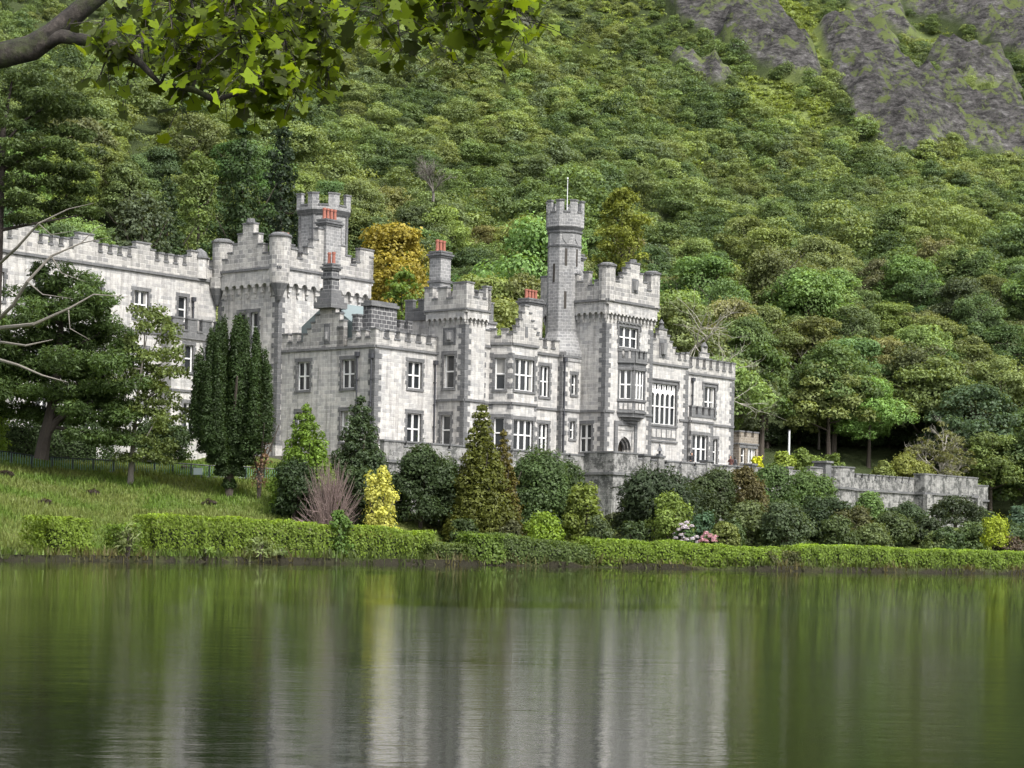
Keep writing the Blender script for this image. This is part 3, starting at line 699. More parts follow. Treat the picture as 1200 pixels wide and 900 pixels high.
# ---- square bay tower
x0, x1, y0, y1 = 7.3, 9.75, -3.0, 1.0; ZC = 20.2
FL = Face((x0, y1), (x0, y0), 6.3, ZC); FR = Face((x0, y0), (x1, y0), 6.3, ZC)
window(FL, FL.s_of_y(-.75), FL.s_of_y(-1.85), 14.1, 16.8, 1, 2); window(FL, FL.s_of_y(-.55), FL.s_of_y(-1.55), 9.5, 11.9, 1, 2)
mb = MB(); FL.wall(mb, 0); FR.wall(mb, 0); mb.face([(x1, y0, 6.3), (x1, y1, 6.3), (x1, y1, ZC), (x1, y0, ZC)], 0); mb.face([(x1, y1, 16), (x0, y1, 16), (x0, y1, ZC), (x1, y1, ZC)], 0)
mb.face([(x0, y0, ZC), (x1, y0, ZC), (x1, y1, ZC), (x0, y1, ZC)], 0); quoin(mb, x0, y0, 8, 19.2, 1, 1, m=1)
for q in (FL, FR): string(mb, q, 13.1, .2, .12, m=1)
fbox(mb, FL, FL.s_of_y(-.6), FL.s_of_y(-2.0), 17.6, 19.0, -.02, .05, 1)
mb.build('wall', B2, castle)
mb = MB(); fbox(mb, FL, FL.s_of_y(-.85), FL.s_of_y(-1.75), 17.8, 18.8, .04, .1); mb.cone(*FL.P(FL.s_of_y(-1.3), 0, .1)[:2], .25, .3, 18.0, 18.6, 8); mb.build('carved_shield', M['shield'], castle)
mb = MB(); OV = .3; arches(mb, FL, 19.2, 20.15, 7, OV, 0); arches(mb, FR, 19.2, 20.15, 5, OV, 0); mb.build('corbel_table', B2, castle)
GL = Face((x0-OV, y1+OV), (x0-OV, y0-OV), 0, 1); GR = Face((x0-OV, y0-OV), (x1+OV, y0-OV), 0, 1); GB = Face((x1+OV, y0-OV), (x1+OV, y1+OV), 0, 1); GK = Face((x1+OV, y1+OV), (x0-OV, y1+OV), 0, 1)
mb = MB()
for q in (GL, GR, GB, GK): fbox(mb, q, 0 if q in (GL, GB) else .46, q.L if q in (GL, GB) else q.L-.46, 20.15, 20.4, -.45, 0, 0)
for q in (GL, GR): string(mb, q, 20.42, .16, .1, m=1)
parapet(mb, GL, [(0, .9, 22.3), (.9, 1.5, 21.3), (1.5, 2.5, 22.2), (2.5, 3.1, 21.3), (3.1, GL.L, 22.5)], 20.5, .45)
parapet(mb, GR, [(.46, .9, 22.5), (.9, 1.5, 21.4), (1.5, 2.0, 21.9), (2.0, 2.4, 21.4), (2.4, GR.L, 22.4)], 20.5, .45)
parapet(mb, GB, crenels(GB.L-.6, 21.3, 22.2, .9, .6), 20.5, .4); parapet(mb, GK, crenels(GK.L-1, 21.3, 22.2, .9, .6), 20.5, .4)
mb.build('parapet', B3, castle)
chimney(8.65, 9.9, 1.06, 2.3, 16.9, 25.5, 3, 'grey', .42, mid=23.0)

# ---- middle range with the canted bay
FM = Face((9.75, -2.5), (22.4, -2.5), 6.3, 17.6); BY = -4.2
bay = [(10.95, -2.5), (11.75, BY), (15.05, BY), (16.0, -2.5)]
FA, FB_, FC = (Face(bay[i], bay[i+1], 6.3, 17.9) for i in range(3))
window(FA, .45, 1.35, 14.2, 16.8, 1, 2); window(FA, .45, 1.35, 9.4, 11.9, 1, 2)
window(FB_, .4, 2.9, 14.2, 16.8, 3, 2); window(FB_, .4, 2.9, 9.3, 11.8, 3, 2)
window(FC, .45, 1.35, 14.2, 16.8, 1, 2); window(FC, .45, 1.35, 9.4, 11.9, 1, 2)
window(FM, FM.s_of_x(17.55), FM.s_of_x(18.75), 14.1, 16.7, 2, 2); window(FM, FM.s_of_x(17.5), FM.s_of_x(18.75), 9.4, 11.8, 2, 2)
mb = MB(); FM.wall(mb, 0); mb.face([(9.75, -2.5, 17.6), (22.4, -2.5, 17.6), (22.4, 8, 17.6), (9.75, 8, 17.6)], 0)
for q in (FA, FB_, FC): q.wall(mb, 0); string(mb, q, 13.1, .2, .12, m=1); string(mb, q, 17.95, .2, .14, m=1)
mb.face([(*q, 17.9) for q in bay], 0)
for a, b in ((0, 1.2), (6.25, FM.L)): f = Face(FM.P(a, 0)[:2], FM.P(b, 0)[:2], 0, 1); string(mb, f, 13.1, .2, .12, m=1); string(mb, f, 17.7, .2, .14, m=1)
for (a, s0_, s1_) in ((FA, 0, .35), (FA, FA.L-.3, FA.L), (FB_, 0, .3), (FB_, FB_.L-.3, FB_.L)):
    z = 8.0; i = 0
    while z < 17.6: fbox(mb, a, s0_, s1_, z, z+.4, -.01, .02+.001*i%2, 1) if i % 2 else None; z += .42; i += 1
quoin(mb, 9.76, -2.5, 8, 17.5, 1, 1, m=1)
mb.build('wall', B2, castle)
mb = MB()
parapet(mb, Face((9.75, -2.5), (10.95, -2.5), 0, 1), [(0, 1.1, 19.0)], 17.82, .42, .1)
parapet(mb, FA, [(0, .5, 19.1), (.5, .95, 18.5), (.95, 1.5, 19.1), (1.5, FA.L, 18.7)], 18.06, .4, .1)
parapet(mb, FB_, [(0, .35, 18.9), (.35, .75, 19.4), (.75, 1.1, 20.0), (1.1, 1.4, 20.6), (1.4, 2.0, 21.2), (2.0, 2.3, 20.6), (2.3, 2.65, 20.0), (2.65, 3.0, 19.4), (3.0, 3.3, 18.9)], 18.06, .4, .1)
fbox(mb, FB_, 1.5, 1.85, 18.6, 19.5, .1, .13, 1)
parapet(mb, FC, crenels(FC.L, 18.5, 19.1, .5, .45), 18.06, .4, .1)
parapet(mb, Face((16.0, -2.5), (19.9, -2.5), 0, 1), crenels(3.9, 18.2, 18.9, .55, .5), 17.82, .42, .1)
mb.build('parapet', B3, castle)
# taller back part of the range
mb = MB(); mb.box(10.4, 16.0, 1.2, 6.5, 17.5, 20.3, 0); FQ = Face((10.4, 6.5), (10.4, 1.2), 0, 1); FR_ = Face((10.4, 1.2), (16.0, 1.2), 0, 1)
for q in (FQ, FR_): string(mb, q, 20.3, .2, .14, m=1)
parapet(mb, FQ, crenels(FQ.L, 21.1, 21.9, .8, .6), 20.4, .4, .1, base=1); parapet(mb, FR_, crenels(FR_.L-.5, 21.1, 21.9, .8, .6), 20.4, .4, .1, base=1)
mb.build('attic', B2, castle)
chimney(18.1, 20.0, -.6, .5, 17.6, 22.5, 4, 'lime', .42, ph=.8)
# octagonal staircase tower
tx, ty = 22.2, -1.1; ph = math.pi/8
mb = MB(); f1 = Face((19.9, -2.5), (19.9, -3.0), 6.3, 17.7); f2 = Face((19.9, -3.0), (22.4, -3.0), 6.3, 17.7)
window(f2, 1.3, 1.95, 14.5, 16.2, 1, 2, quo=True); window(f2, 1.2, 1.85, 10.7, 12.2, 1, 2)
f1.wall(mb, 0); f2.wall(mb, 0); quoin(mb, 19.9, -3.0, 8, 17.3, 1, 1, short=.3, m=1)
for q in (f1, f2): string(mb, q, 13.1, .2, .12, m=1); string(mb, q, 17.7, .2, .12, m=1)
mb.build('wall', B2, castle)
mb = MB(); n8 = 8; a8 = [ph+2*math.pi*i/n8 for i in range(8)]
top = [(tx+1.5*math.cos(t), ty+1.5*math.sin(t), 19.9) for t in a8]
bot = [(tx+1.95*max(-1, min(1, 1.25*math.cos(t))), ty+1.95*max(-1, min(1, 1.25*math.sin(t))), 18.1) for t in a8]
mb.box(tx-1.97, tx+1.97, ty-1.97, ty+1.97, 17.3, 18.1, 0)
mb.hexa(bot, top, 0)
mb.cone(tx, ty, 1.5, 1.5, 19.9, 28.6, 8, 0, ph)
for z, r in ((27.3, 1.6), (28.5, 1.62)): mb.cone(tx, ty, r, r, z, z+.16, 8, 1, ph)
mb.cone(tx, ty, 1.5, 1.72, 28.66, 29.0, 8, 1, ph); mb.cone(tx, ty, 1.72, 1.72, 29.0, 29.8, 8, 0, ph)
mb.build('staircase_tower', [M['grey'], M['trim']], castle)
crown8(tx, ty, 1.72, 29.8, 30.2, 31.2, ph, [M['grey'], M['trim']], frac=.4, th=.25)
for k, zz in ((3, (24.2, 25.8)), (4, (21.9, 23.4)), (5, (22.6, 24.3)), (4, (25.6, 27.1)), (5, (25.6, 27.1)), (6, (25.6, 27.1))):
    a, b = ph+k*math.pi/4, ph+(k+1)*math.pi/4; f = Face((tx+1.5*math.cos(a), ty+1.5*math.sin(a)), (tx+1.5*math.cos(b), ty+1.5*math.sin(b)), 0, 1)
    mb = MB(); fbox(mb, f, f.L/2-.11, f.L/2+.11, zz[0], zz[1], -.02, .012, 0); mb.build('slit_window', M['door'], castle)
for k in (3, 4, 5, 6):
    a, b = ph+k*math.pi/4, ph+(k+1)*math.pi/4; f = Face((tx+1.5*math.cos(a), ty+1.5*math.sin(a)), (tx+1.5*math.cos(b), ty+1.5*math.sin(b)), 0, 1)
    mb = MB(); c = f.L/2; P_ = [(c-.32, 28.35), (c-.32, 27.95), (c, 27.5), (c+.32, 27.95), (c+.32, 28.35)]
    mb.face([f.P(x, z, .05) for x, z in P_[::1]]);
    for (x, z), (x2, z2) in zip(P_, P_[1:]+P_[:1]): mb.face([f.P(x, z, -.02), f.P(x2, z2, -.02), f.P(x2, z2, .05), f.P(x, z, .05)])
    mb.build('carved_shield', M['shield'], castle)
mb = MB(); mb.cone(tx+.5, ty+.2, .05, .03, 29.6, 33.4, 8); mb.cone(tx+.5, ty+.2, .08, .02, 33.4, 33.55, 8); mb.build('flagpole', M['pole'], castle)
chimney(24.4, 25.2, -.9, -.1, 22.4, 27.0, 1, 'grey', .4, ph=.8)
pipe(Face((19.9, -3.0), (22.4, -3.0), 0, 1), .18, 8.6, 17.2)

# ---- entrance tower
x0, x1, y0, y1 = 22.4, 29.15, -5.7, 1.0; ZC = 22.3
FL = Face((x0, y1), (x0, y0), 6.3, ZC); FR = Face((x0, y0), (x1, y0), 6.3, ZC)
window(FL, FL.s_of_y(-3.0), FL.s_of_y(-4.3), 9.6, 12.0, 2, 2)
S = FR.s_of_x
window(FR, S(24.25), S(26.95), 18.75, 20.5, 3, 2, hood=True)
dc, dw = S(25.35), 1.0
FR.op.append((dc-dw, dc+dw, 8.4, 11.4))
mb = MB(); FL.wall(mb, 0); FR.wall(mb, 0, .9); mb.face([(x1, y0, 6.3), (x1, y1, 6.3), (x1, y1, ZC), (x1, y0, ZC)], 0); mb.face([(x1, y1, 16), (x0, y1, 16), (x0, y1, ZC), (x1, y1, ZC)], 0)
mb.face([(x0, y0, ZC), (x1, y0, ZC), (x1, y1, ZC), (x0, y1, ZC)], 0); quoin(mb, x0, y0, 8, 20.7, 1, 1, m=1); quoin(mb, x1, y0, 8, 20.7, -1, 1, m=1)
string(mb, FL, 13.1, .2, .12, m=1)
for a, b in ((0, 1.3), (5.0, FR.L)): f = Face(FR.P(a, 0)[:2], FR.P(b, 0)[:2], 0, 1); string(mb, f, 13.1, .2, .12, m=1)
mb.build('wall', B2, castle)
# gothic doorway
mb = MB()
def ogive(c, w_, zs, k=10):
    pts = []
    for i in range(k+1):
        t = i/k; R_ = 1.25*w_
        if t <= .5:
            a = (t/.5)*math.acos(.2); pts.append((c-w_+R_-R_*math.cos(a), zs+R_*math.sin(a)))
        else:
            a = ((1-t)/.5)*math.acos(.2); pts.append((c+w_-R_+R_*math.cos(a), zs+R_*math.sin(a)))
    return pts
for j, (w_, o0) in enumerate(((1.0, -.02), (.86, -.28), (.72, -.54))):
    pts = ogive(dc, w_*.93, 9.9+.0); zt = 11.4
    for (x, z), (x2, z2) in zip(pts[:-1], pts[1:]):
        z, z2 = min(z, zt), min(z2, zt)
        mb.face([FR.P(x, z, o0), FR.P(x2, z2, o0), FR.P(x2, zt, o0), FR.P(x, zt, o0)], 0); mb.face([FR.P(x, z, o0), FR.P(x, z, o0-.24), FR.P(x2, z2, o0-.24), FR.P(x2, z2, o0)], 1)
    for sg in (-1, 1): a, b = sorted((dc+sg*w_*.93, dc+sg*dw)); fbox(mb, FR, a, b, 8.4, 9.9, o0-.24, o0, 0)
for (a, b, za, zb) in ((dc-1.6, dc-1.2, 8.4, 12.0), (dc+1.2, dc+1.6, 8.4, 12.0), (dc-1.6, dc+1.6, 12.0, 12.35)): fbox(mb, FR, a, b, za, zb, -.02, .16, 1)
for (a, b, za, zb) in ((dc-1.2, dc-1.05, 8.4, 11.75), (dc+1.05, dc+1.2, 8.4, 11.75), (dc-1.2, dc+1.2, 11.6, 12.0)): fbox(mb, FR, a, b, za, zb, -.02, .06, 0)
dr = mb.build('door_surround', B2, castle)
mb = MB(); fbox(mb, FR, dc-.95, dc+.95, 8.4, 11.4, -.9, -.85); mb.build('door', M['door'], castle)
# oriel over the door
ob = [(24.15, y0), (25.2, y0-1.0), (26.85, y0-1.0), (27.9, y0)]
FO = [Face(ob[i], ob[i+1], 13.1, 17.4) for i in range(3)]
window(FO[0], .18, 1.27, 14.25, 16.75, 2, 2, quo=False); window(FO[1], .14, 1.5, 14.25, 16.75, 3, 2, quo=False); window(FO[2], .18, 1.27, 14.25, 16.75, 2, 2, quo=False)
mb = MB()
for q in FO:
    q.wall(mb, 1, .2); string(mb, q, 13.15, .18, .12, m=1); string(mb, q, 14.1, .14, .08, m=1); string(mb, q, 17.45, .2, .14, m=1)
    for k in range(3): fbox(mb, q, q.L*(.12+.28*k), q.L*(.12+.28*k+.2), 13.35, 13.9, -.02, .05, 0)
mb.face([(*q, 17.4) for q in ob], 1)
c0 = ((ob[0][0]+ob[3][0])/2, y0)
rows = [(1.0, 13.08), (.72, 12.7), (.5, 12.45), (.28, 12.2), (.1, 11.95)]
for (k, z), (k2, z2) in zip(rows[:-1], rows[1:]):
    A_ = [(c0[0]+(q[0]-c0[0])*k, y0+(q[1]-y0)*k, z) for q in ob]; B_ = [(c0[0]+(q[0]-c0[0])*(k*.85+k2*.15), y0+(q[1]-y0)*(k*.85+k2*.15), z2) for q in ob]
    mb.hexa(B_, A_, 1)
for q in FO: parapet(mb, q, crenels(q.L, 17.75, 18.35, .38, .28), 17.56, .25, .1, base=1)
mb.build('oriel', [M['lime'], M['trim']], castle)
OV = .35; mb = MB(); arches(mb, FL, 20.75, 22.2, 11, OV, 0); arches(mb, FR, 20.75, 22.2, 13, OV, 0, bw=.42); mb.build('corbel_table', B2, castle)
GL = Face((x0-OV, y1+OV), (x0-OV, y0-OV), 0, 1); GR = Face((x0-OV, y0-OV), (x1+OV, y0-OV), 0, 1); GB = Face((x1+OV, y0-OV), (x1+OV, y1+OV), 0, 1); GK = Face((x1+OV, y1+OV), (x0-OV, y1+OV), 0, 1)
mb = MB()
for q in (GL, GR, GB, GK): fbox(mb, q, 0 if q in (GL, GB) else .5, q.L if q in (GL, GB) else q.L-.5, 22.2, 22.5, -.5, 0, 0)
for q in (GL, GR): string(mb, q, 22.55, .2, .13, m=1)
parapet(mb, GL, [(0, 2.9, 24.9), (2.9, 3.4, 25.6), (3.4, 4.1, 24.9), (4.1, 4.7, 24.2), (4.7, 5.3, 25.0), (5.3, 5.9, 23.8), (5.9, 6.4, 24.2), (6.4, GL.L, 25.3)], 22.65, .5)
parapet(mb, GR, [(.51, 1.0, 25.3), (1.0, 1.6, 24.2), (1.6, 2.1, 24.6), (2.1, 2.6, 25.0), (2.6, 3.1, 25.5), (3.1, 4.5, 26.0), (4.5, 5.0, 25.2), (5.0, 5.6, 24.5), (5.6, 6.2, 23.9), (6.2, GR.L, 25.3)], 22.65, .5)
parapet(mb, GB, crenels(GB.L-.6, 23.8, 24.9, .9, .7), 22.65, .5); parapet(mb, GK, crenels(GK.L-1.1, 23.8, 24.9, .9, .7), 22.65, .5)
for (cx, cy) in ((x0-OV+.5, y0-OV+.5), (x1+OV-.5, y0-OV+.5)): mb.cone(cx, cy, .72, .72, 22.5, 25.45, 12, 0); mb.cone(cx, cy, .84, .84, 25.45, 25.6, 12, 1); mb.cone(cx, cy, .76, .5, 25.6, 25.75, 12, 1)
cc = GR.P(3.8, 0, -.25); mb.cone(cc[0], cc[1], .38, .3, 26.13, 26.4, 8, 1); fbox(mb, GR, 3.35, 4.25, 23.5, 24.7, .0, .06, 1)
mb.build('parapet', B3, castle)
mb = MB(); c = GR.P(3.8, 0, .1); mb.cone(c[0], c[1], .22, .32, 23.7, 24.5, 8); mb.build('carved_shield', M['shield'], castle)

# ---- right wing, gabled part with the great window
F1 = Face((29.15, -4.3), (36.6, -4.3), 6.3, 17.9); ZW = (12.55, 16.2)
s0_, s1_ = F1.s_of_x(31.0), F1.s_of_x(34.8); big_win = window(F1, s0_, s1_, *ZW, 5, 1, hood=True)
mb = MB()
for i in range(5):
    a, b = s0_+(s1_-s0_)*i/5+.09, s0_+(s1_-s0_)*(i+1)/5-.09; c = (a+b)/2; zs = 15.0
    pts = ogive(c, (b-a)/2, zs, 8)
    for (x, z), (x2, z2) in zip(pts[:-1], pts[1:]): mb.face([F1.P(x, min(z, 15.55), -.14), F1.P(x2, min(z2, 15.55), -.14), F1.P(x2, 15.6, -.14), F1.P(x, 15.6, -.14)])
    fbox(mb, F1, c-.06, c+.06, 15.6, 16.15, -.2, -.12); fbox(mb, F1, a, b, 15.56, 15.66, -.2, -.11)
    fbox(mb, F1, a, b, 14.1, 14.2, -.2, -.11); mb.build('tracery', M['white'], big_win); mb = MB()
mb = MB(); F1.wall(mb, 0); mb.face([(29.15, -4.3, 17.9), (36.6, -4.3, 17.9), (36.6, 8, 17.9), (29.15, 8, 17.9)], 0)
mb.face([(36.6, -4.3, 6.3), (36.6, 8, 6.3), (36.6, 8, 17.9), (36.6, -4.3, 17.9)], 0); quoin(mb, 36.6, -4.3, 8, 17.7, -1, 1, m=1)
string(mb, F1, 17.95, .2, .14, m=1); f = Face((35.3, -4.3), (36.6, -4.3), 0, 1); string(mb, f, 13.1, .2, .12, m=1)
fbox(mb, F1, s0_-.1, s1_+.2, 10.95, 11.1, -.02, .14, 1); fbox(mb, F1, s0_-.1, s1_+.1, 11.2, 12.3, -.02, .03, 1)
for i in range(5): a = s0_+(s1_-s0_)*i/5; fbox(mb, F1, a+.1, a+.66, 11.4, 12.1, .02, .07, 0)
mb.build('wall', B2, castle)
mb = MB()
parapet(mb, F1, [(0, .5, 18.9), (.5, .9, 18.4), (.9, 1.4, 19.0), (1.4, 1.8, 19.5), (1.8, 2.25, 20.0), (2.25, 2.7, 20.5), (2.7, 3.9, 21.0), (3.9, 4.35, 20.5), (4.35, 4.8, 20.0), (4.8, 5.25, 19.5), (5.25, 5.7, 19.0), (5.7, 6.1, 18.5), (6.1, 6.6, 19.1), (6.6, 6.95, 18.5), (6.95, F1.L, 19.2)], 18.06, .42, .08)
cc = F1.P(3.3, 0, -.12); mb.cone(cc[0], cc[1], .3, .22, 21.13, 21.4, 8, 1); mb.cone(cc[0], cc[1], .14, .26, 21.4, 21.6, 8, 1); mb.cone(cc[0], cc[1], .26, .03, 21.6, 21.95, 8, 1)
fbox(mb, F1, 2.75, 3.85, 18.5, 20.2, .08, .13, 1); mb.build('parapet', B3, castle)
mb = MB(); c = F1.P(3.3, 0, .18); mb.cone(c[0], c[1], .28, .42, 18.8, 19.8, 8); mb.build('carved_shield', M['shield'], castle)
# ---- right wing, end part
F2 = Face((36.6, -3.1), (45.85, -3.1), 6.3, 17.6); F2E = Face((45.85, -3.1), (45.85, 8), 6.3, 17.6)
window(F2, F2.s_of_x(40.95), F2.s_of_x(42.7), 13.8, 16.6, 2, 2, hood=True); window(F2, F2.s_of_x(42.1), F2.s_of_x(43.2), 9.4, 11.8, 2, 2)
mb = MB(); F2.wall(mb, 0); F2E.wall(mb, 0); mb.face([(36.6, -3.1, 17.6), (45.85, -3.1, 17.6), (45.85, 8, 17.6), (36.6, 8, 17.6)], 0)
mb.face([(45.85, 8, 6.3), (22.4, 8, 6.3), (22.4, 8, 17.6), (45.85, 8, 17.6)], 0)
string(mb, F2, 17.65, .2, .14, m=1); string(mb, F2E, 17.65, .2, .14, m=1); quoin(mb, 45.85, -3.1, 8, 17.4, -1, 1, m=1)
f = Face((40.4, -3.1), (45.85, -3.1), 0, 1); string(mb, f, 13.1, .2, .12, m=1); mb.build('wall', B2, castle)
mb = MB(); parapet(mb, F2, crenels(F2.L, 18.2, 19.05, .62, .5), 17.76, .42, .08); parapet(mb, F2E, crenels(F2E.L-.5, 18.2, 19.05, .62, .5), 17.76, .42, .08)
for (a, b, z) in ((3.6, 5.9, 19.1), (4.0, 5.5, 19.6), (4.35, 5.15, 20.2)): fbox(mb, F2, a, b, z-.5, z+.1, -.5, -.34, 0); fbox(mb, F2, a-.05, b+.05, z+.1, z+.2, -.52, -.3, 1)
cc = F2.P(4.75, 0, -.42); mb.cone(cc[0], cc[1], .35, .1, 20.35, 20.75, 8, 1)
mb.build('parapet', B3, castle); pipe(F2, F2.s_of_x(38.9), 13.3, 16.9)
F3 = Face((36.75, -4.6), (40.3, -4.6), 6.3, 13.5); F3E = Face((40.3, -4.6), (40.3, -3.1), 6.3, 13.5); F3W = Face((36.75, -4.3), (36.75, -4.6), 6.3, 13.5)
window(F3, .3, 2.7, 9.35, 11.9, 3, 2); mb = MB()
for q in (F3, F3E, F3W): q.wall(mb, 0); string(mb, q, 13.1, .2, .12, m=1)
mb.face([(36.75, -4.6, 13.5), (40.3, -4.6, 13.5), (40.3, -3.1, 13.5), (36.75, -3.1, 13.5)], 0); quoin(mb, 40.3, -4.6, 8, 12.9, -1, 1, m=1)
parapet(mb, F3, crenels(F3.L, 13.75, 14.4, .5, .4), 13.5, .3, .06, base=1); mb.build('porch_bay', B2, castle)

# ---- small brown stone annexe
ann = empty('annexe', *wld(51.5, 0), 6.3, math.radians(90)-UA)
tag(ann, 'small brown rubble stone annexe with flat top at the far end of the castle', 'annexe')
FA1 = Face((0, 5), (0, 0), 0, 6.2); FA2 = Face((0, 0), (3.4, 0), 0, 6.2); FA3 = Face((3.4, 0), (3.4, 5), 0, 6.2)
window(FA2, .35, 1.1, 3.7, 5.2, 1, 2, parent=ann, quo=False); window(FA2, 1.5, 3.0, 3.7, 5.2, 3, 1, parent=ann, quo=False); window(FA2, .5, 1.3, .9, 2.2, 1, 2, parent=ann, quo=False); window(FA2, 1.7, 2.9, .9, 2.2, 2, 2, parent=ann, quo=False)
mb = MB()
for q in (FA1, FA2, FA3): q.wall(mb, 0)
mb.face([(0, 0, 6.1), (3.4, 0, 6.1), (3.4, 5, 6.1), (0, 5, 6.1)], 0); mb.face([(3.4, 5, 0), (0, 5, 0), (0, 5, 6.2), (3.4, 5, 6.2)], 0)
for q in (FA1, FA2, FA3): string(mb, q, 5.6, .14, .1, m=1); string(mb, q, 3.2, .14, .1, m=1)
parapet(mb, FA1, crenels(FA1.L, 6.3, 6.75, .8, .5), 6.2, .3); parapet(mb, FA2, crenels(FA2.L, 6.3, 6.75, .7, .4), 6.2, .3); mb.build('wall', [M['brown'], M['trim']], ann)

# ------------------------------------------------------------------ terrace
T2 = [M['terr'], M['trim']]
tw = empty('terrace_wall', OX, OY, 0, math.radians(90)-UA)
tag(tw, 'long weathered grey terrace wall with battlements and corner bastion below the castle', 'wall')
def twall(p0, p1, z0, zs, zt, th=.7, prof=None, name='wall', batter=0):
    f = Face(p0, p1, z0, zs); mb = MB()
    f2 = f
    mb.hexa([f.P(0, z0, batter), f.P(f.L, z0, batter), f.P(f.L, z0, -th), f.P(0, z0, -th)], [f.P(0, zs), f.P(f.L, zs), f.P(f.L, zs, -th), f.P(0, zs, -th)], 0)
    fbox(mb, f, -.12, f.L+.12, zs, zs+.2, -th, .16, 1)
    mb.build('wall', T2, tw)
    mb = MB(); parapet(mb, f, prof or [(0, f.L, zt)], zs+.2, .42, .05, capm=1); mb.build('parapet', T2, tw); return f
PB = 7.45
def pierced(L, zt, seg=1.6, gap=.28, drop=.35):
    out = []; s = 0
    while s < L-.01:
        e = min(L, s+seg); out.append((s, e, zt)); s = e
        if s < L-gap-.4: out.append((s, s+gap, zt-drop)); s += gap
    return out
twall((-6.2, -7.0), (18.0, -7.0), 1.5, PB, 9.0, prof=pierced(24.2, 9.0, 2.2))
twall((18.0, -7.0), (18.0, -10.1), 1.5, PB, 9.25, batter=.25); twall((18.0, -10.1), (21.3, -10.1), 1.5, PB, 9.25, batter=.25)
twall((21.3, -9.9), (50.2, -9.9), 1.0, PB, 8.85, prof=pierced(28.9, 8.85, 1.9))
for x, z in ((22.2, 9.2), (24.3, 9.15), (31.5, 9.1), (38.5, 9.1), (44.5, 9.1)): mb = MB(); mb.box(x, x+.8, -10.15, -9.3, PB, z, 0); mb.box(x-.08, x+.88, -10.23, -9.22, z, z+.16, 1); mb.build('pier', T2, tw)
twall((48.2, -10.15), (50.5, -10.15), 1.0, PB, 9.3, th=.4); mb = MB(); mb.box(50.5, 51.5, -10.5, -9.2, 1.0, 9.85, 1); mb.box(50.35, 51.65, -10.65, -9.05, 9.85, 10.05, 1); mb.build('pier', T2, tw)
twall((51.5, -10.0), (52.2, -11.0), 1.0, PB, 9.5, th=.5); twall((52.2, -11.0), (54.8, -11.0), 1.0, PB, 9.5, th=.5); twall((54.8, -11.0), (55.4, -10.0), 1.0, PB, 9.5, th=.5)
twall((55.4, -10.0), (68.2, -10.0), 1.0, PB, 8.9, prof=crenels(12.8, 8.55, 9.0, 1.0, .34))
twall((68.2, -10.0), (68.2, -11.2), 1.0, PB, 9.45, batter=.3); twall((68.2, -11.2), (79.4, -11.2), 1.0, PB, 9.45, prof=pierced(11.2, 9.45, 2.0, .25, .25), batter=.3); twall((79.4, -11.2), (79.4, -9.5), 1.0, PB, 9.45, batter=.3)
mb = MB(); mb.box(67.9, 68.9, -11.7, -11.22, 1, PB, 0); mb.box(78.7, 79.7, -11.7, -11.22, 1, PB, 0); mb.build('buttress', T2, tw)
twall((79.4, -10.6), (82.9, -10.6), 1.0, PB-.3, 8.75); twall((82.9, -10.6), (82.9, 6), 1.0, PB-.3, 8.75)
mb = MB(); mb.prism([wld(*q) for q in ((-1.2, -6.6), (18.3, -6.6), (18.3, -9.6), (82.6, -9.6), (82.6, 24), (-1.2, 24))], 6.2, 8.32)
m, n, l, p = new_mat('terrace gravel'); g = n.new('ShaderNodeTexCoord').outputs['Object']
l.new(mixc(n, l, (.16, .15, .13), (.24, .225, .2), noise(n, l, g, 4, 6, .7)), p.inputs['Base Color']); p.inputs['Roughness'].default_value = .95
tag(mb.build('terrace', m), kind='structure')

# ------------------------------------------------------------------ plants
def plant(name, label, cat, px, d, ells, dens, size, color, seed, stem='bark', stemw=.12, group=None, jit=.36, lo=-.45, spiky=0, aspect=.75, wood=None, zoff=0, z=None, depth=.3):
    rng = np.random.default_rng(seed); X, Y = at(px, d); z0 = (gz(X, Y) if z is None else z) + zoff
    root = empty(name, X, Y, z0); tag(root, label, cat, group)
    V, T = foliage(ells, dens, size, rng, jit=jit, lo=lo, spiky=spiky, aspect=aspect, depth=depth)
    c = quads_obj('crown' if 'tree' in name or 'pine' in name or 'yew' in name or 'cypress' in name else 'foliage', V, T, M['leaf'], root); c.color = (*color, 1)
    top = max(e[2]+e[5] for e in ells)
    if wood is None:
        wood = MB(); rr = random.Random(seed)
        for k in range(5): a = k*1.26; tube(wood, [(0, 0, -.3), (.15*math.cos(a), .15*math.sin(a), top*.25), (top*.16*math.cos(a), top*.16*math.sin(a), top*.65)], [stemw, stemw*.7, stemw*.25], 6)
    wood.build('trunk' if 'tree' in name or 'pine' in name or 'yew' in name or 'cypress' in name else 'stem', M[stem], root)
    return root
def size_of(px, d, ytop, wpx, z=None):
    X, Y = at(px, d); z0 = gz(X, Y) if z is None else z
    return max(zof(px, ytop, d)-z0, 2.4 if d > 230 else .4), wpx*d/F_PX
def shrub(name, label, px, d, ytop, wpx, color, seed, nl=20, leaf=.2, lobe=.36, dens=.75, tv=.22, cat='shrub', **kw):
    H_, R_ = size_of(px, d, ytop, wpx*1.1, kw.get('z')); rng = np.random.default_rng(seed*7+1)
    return plant(name, label, cat, px, d, dome(rng, R_, H_, -.1, nl, lobe, min(1.1, .75*H_/R_/1.3+.15), tv=tv)+[(0, 0, H_*.2, R_*.75, R_*.75, H_*.25, .9)], dens, leaf, tuple(c*1.22 for c in color), seed, **kw)

def d_row(px, y_, lo=112, hi=170):
    for _ in range(30):
        mid = (lo+hi)/2; X, Y = at(px, mid)
        if project(X, Y, gz(X, Y))[1] > y_: lo = mid
        else: hi = mid
    return hi
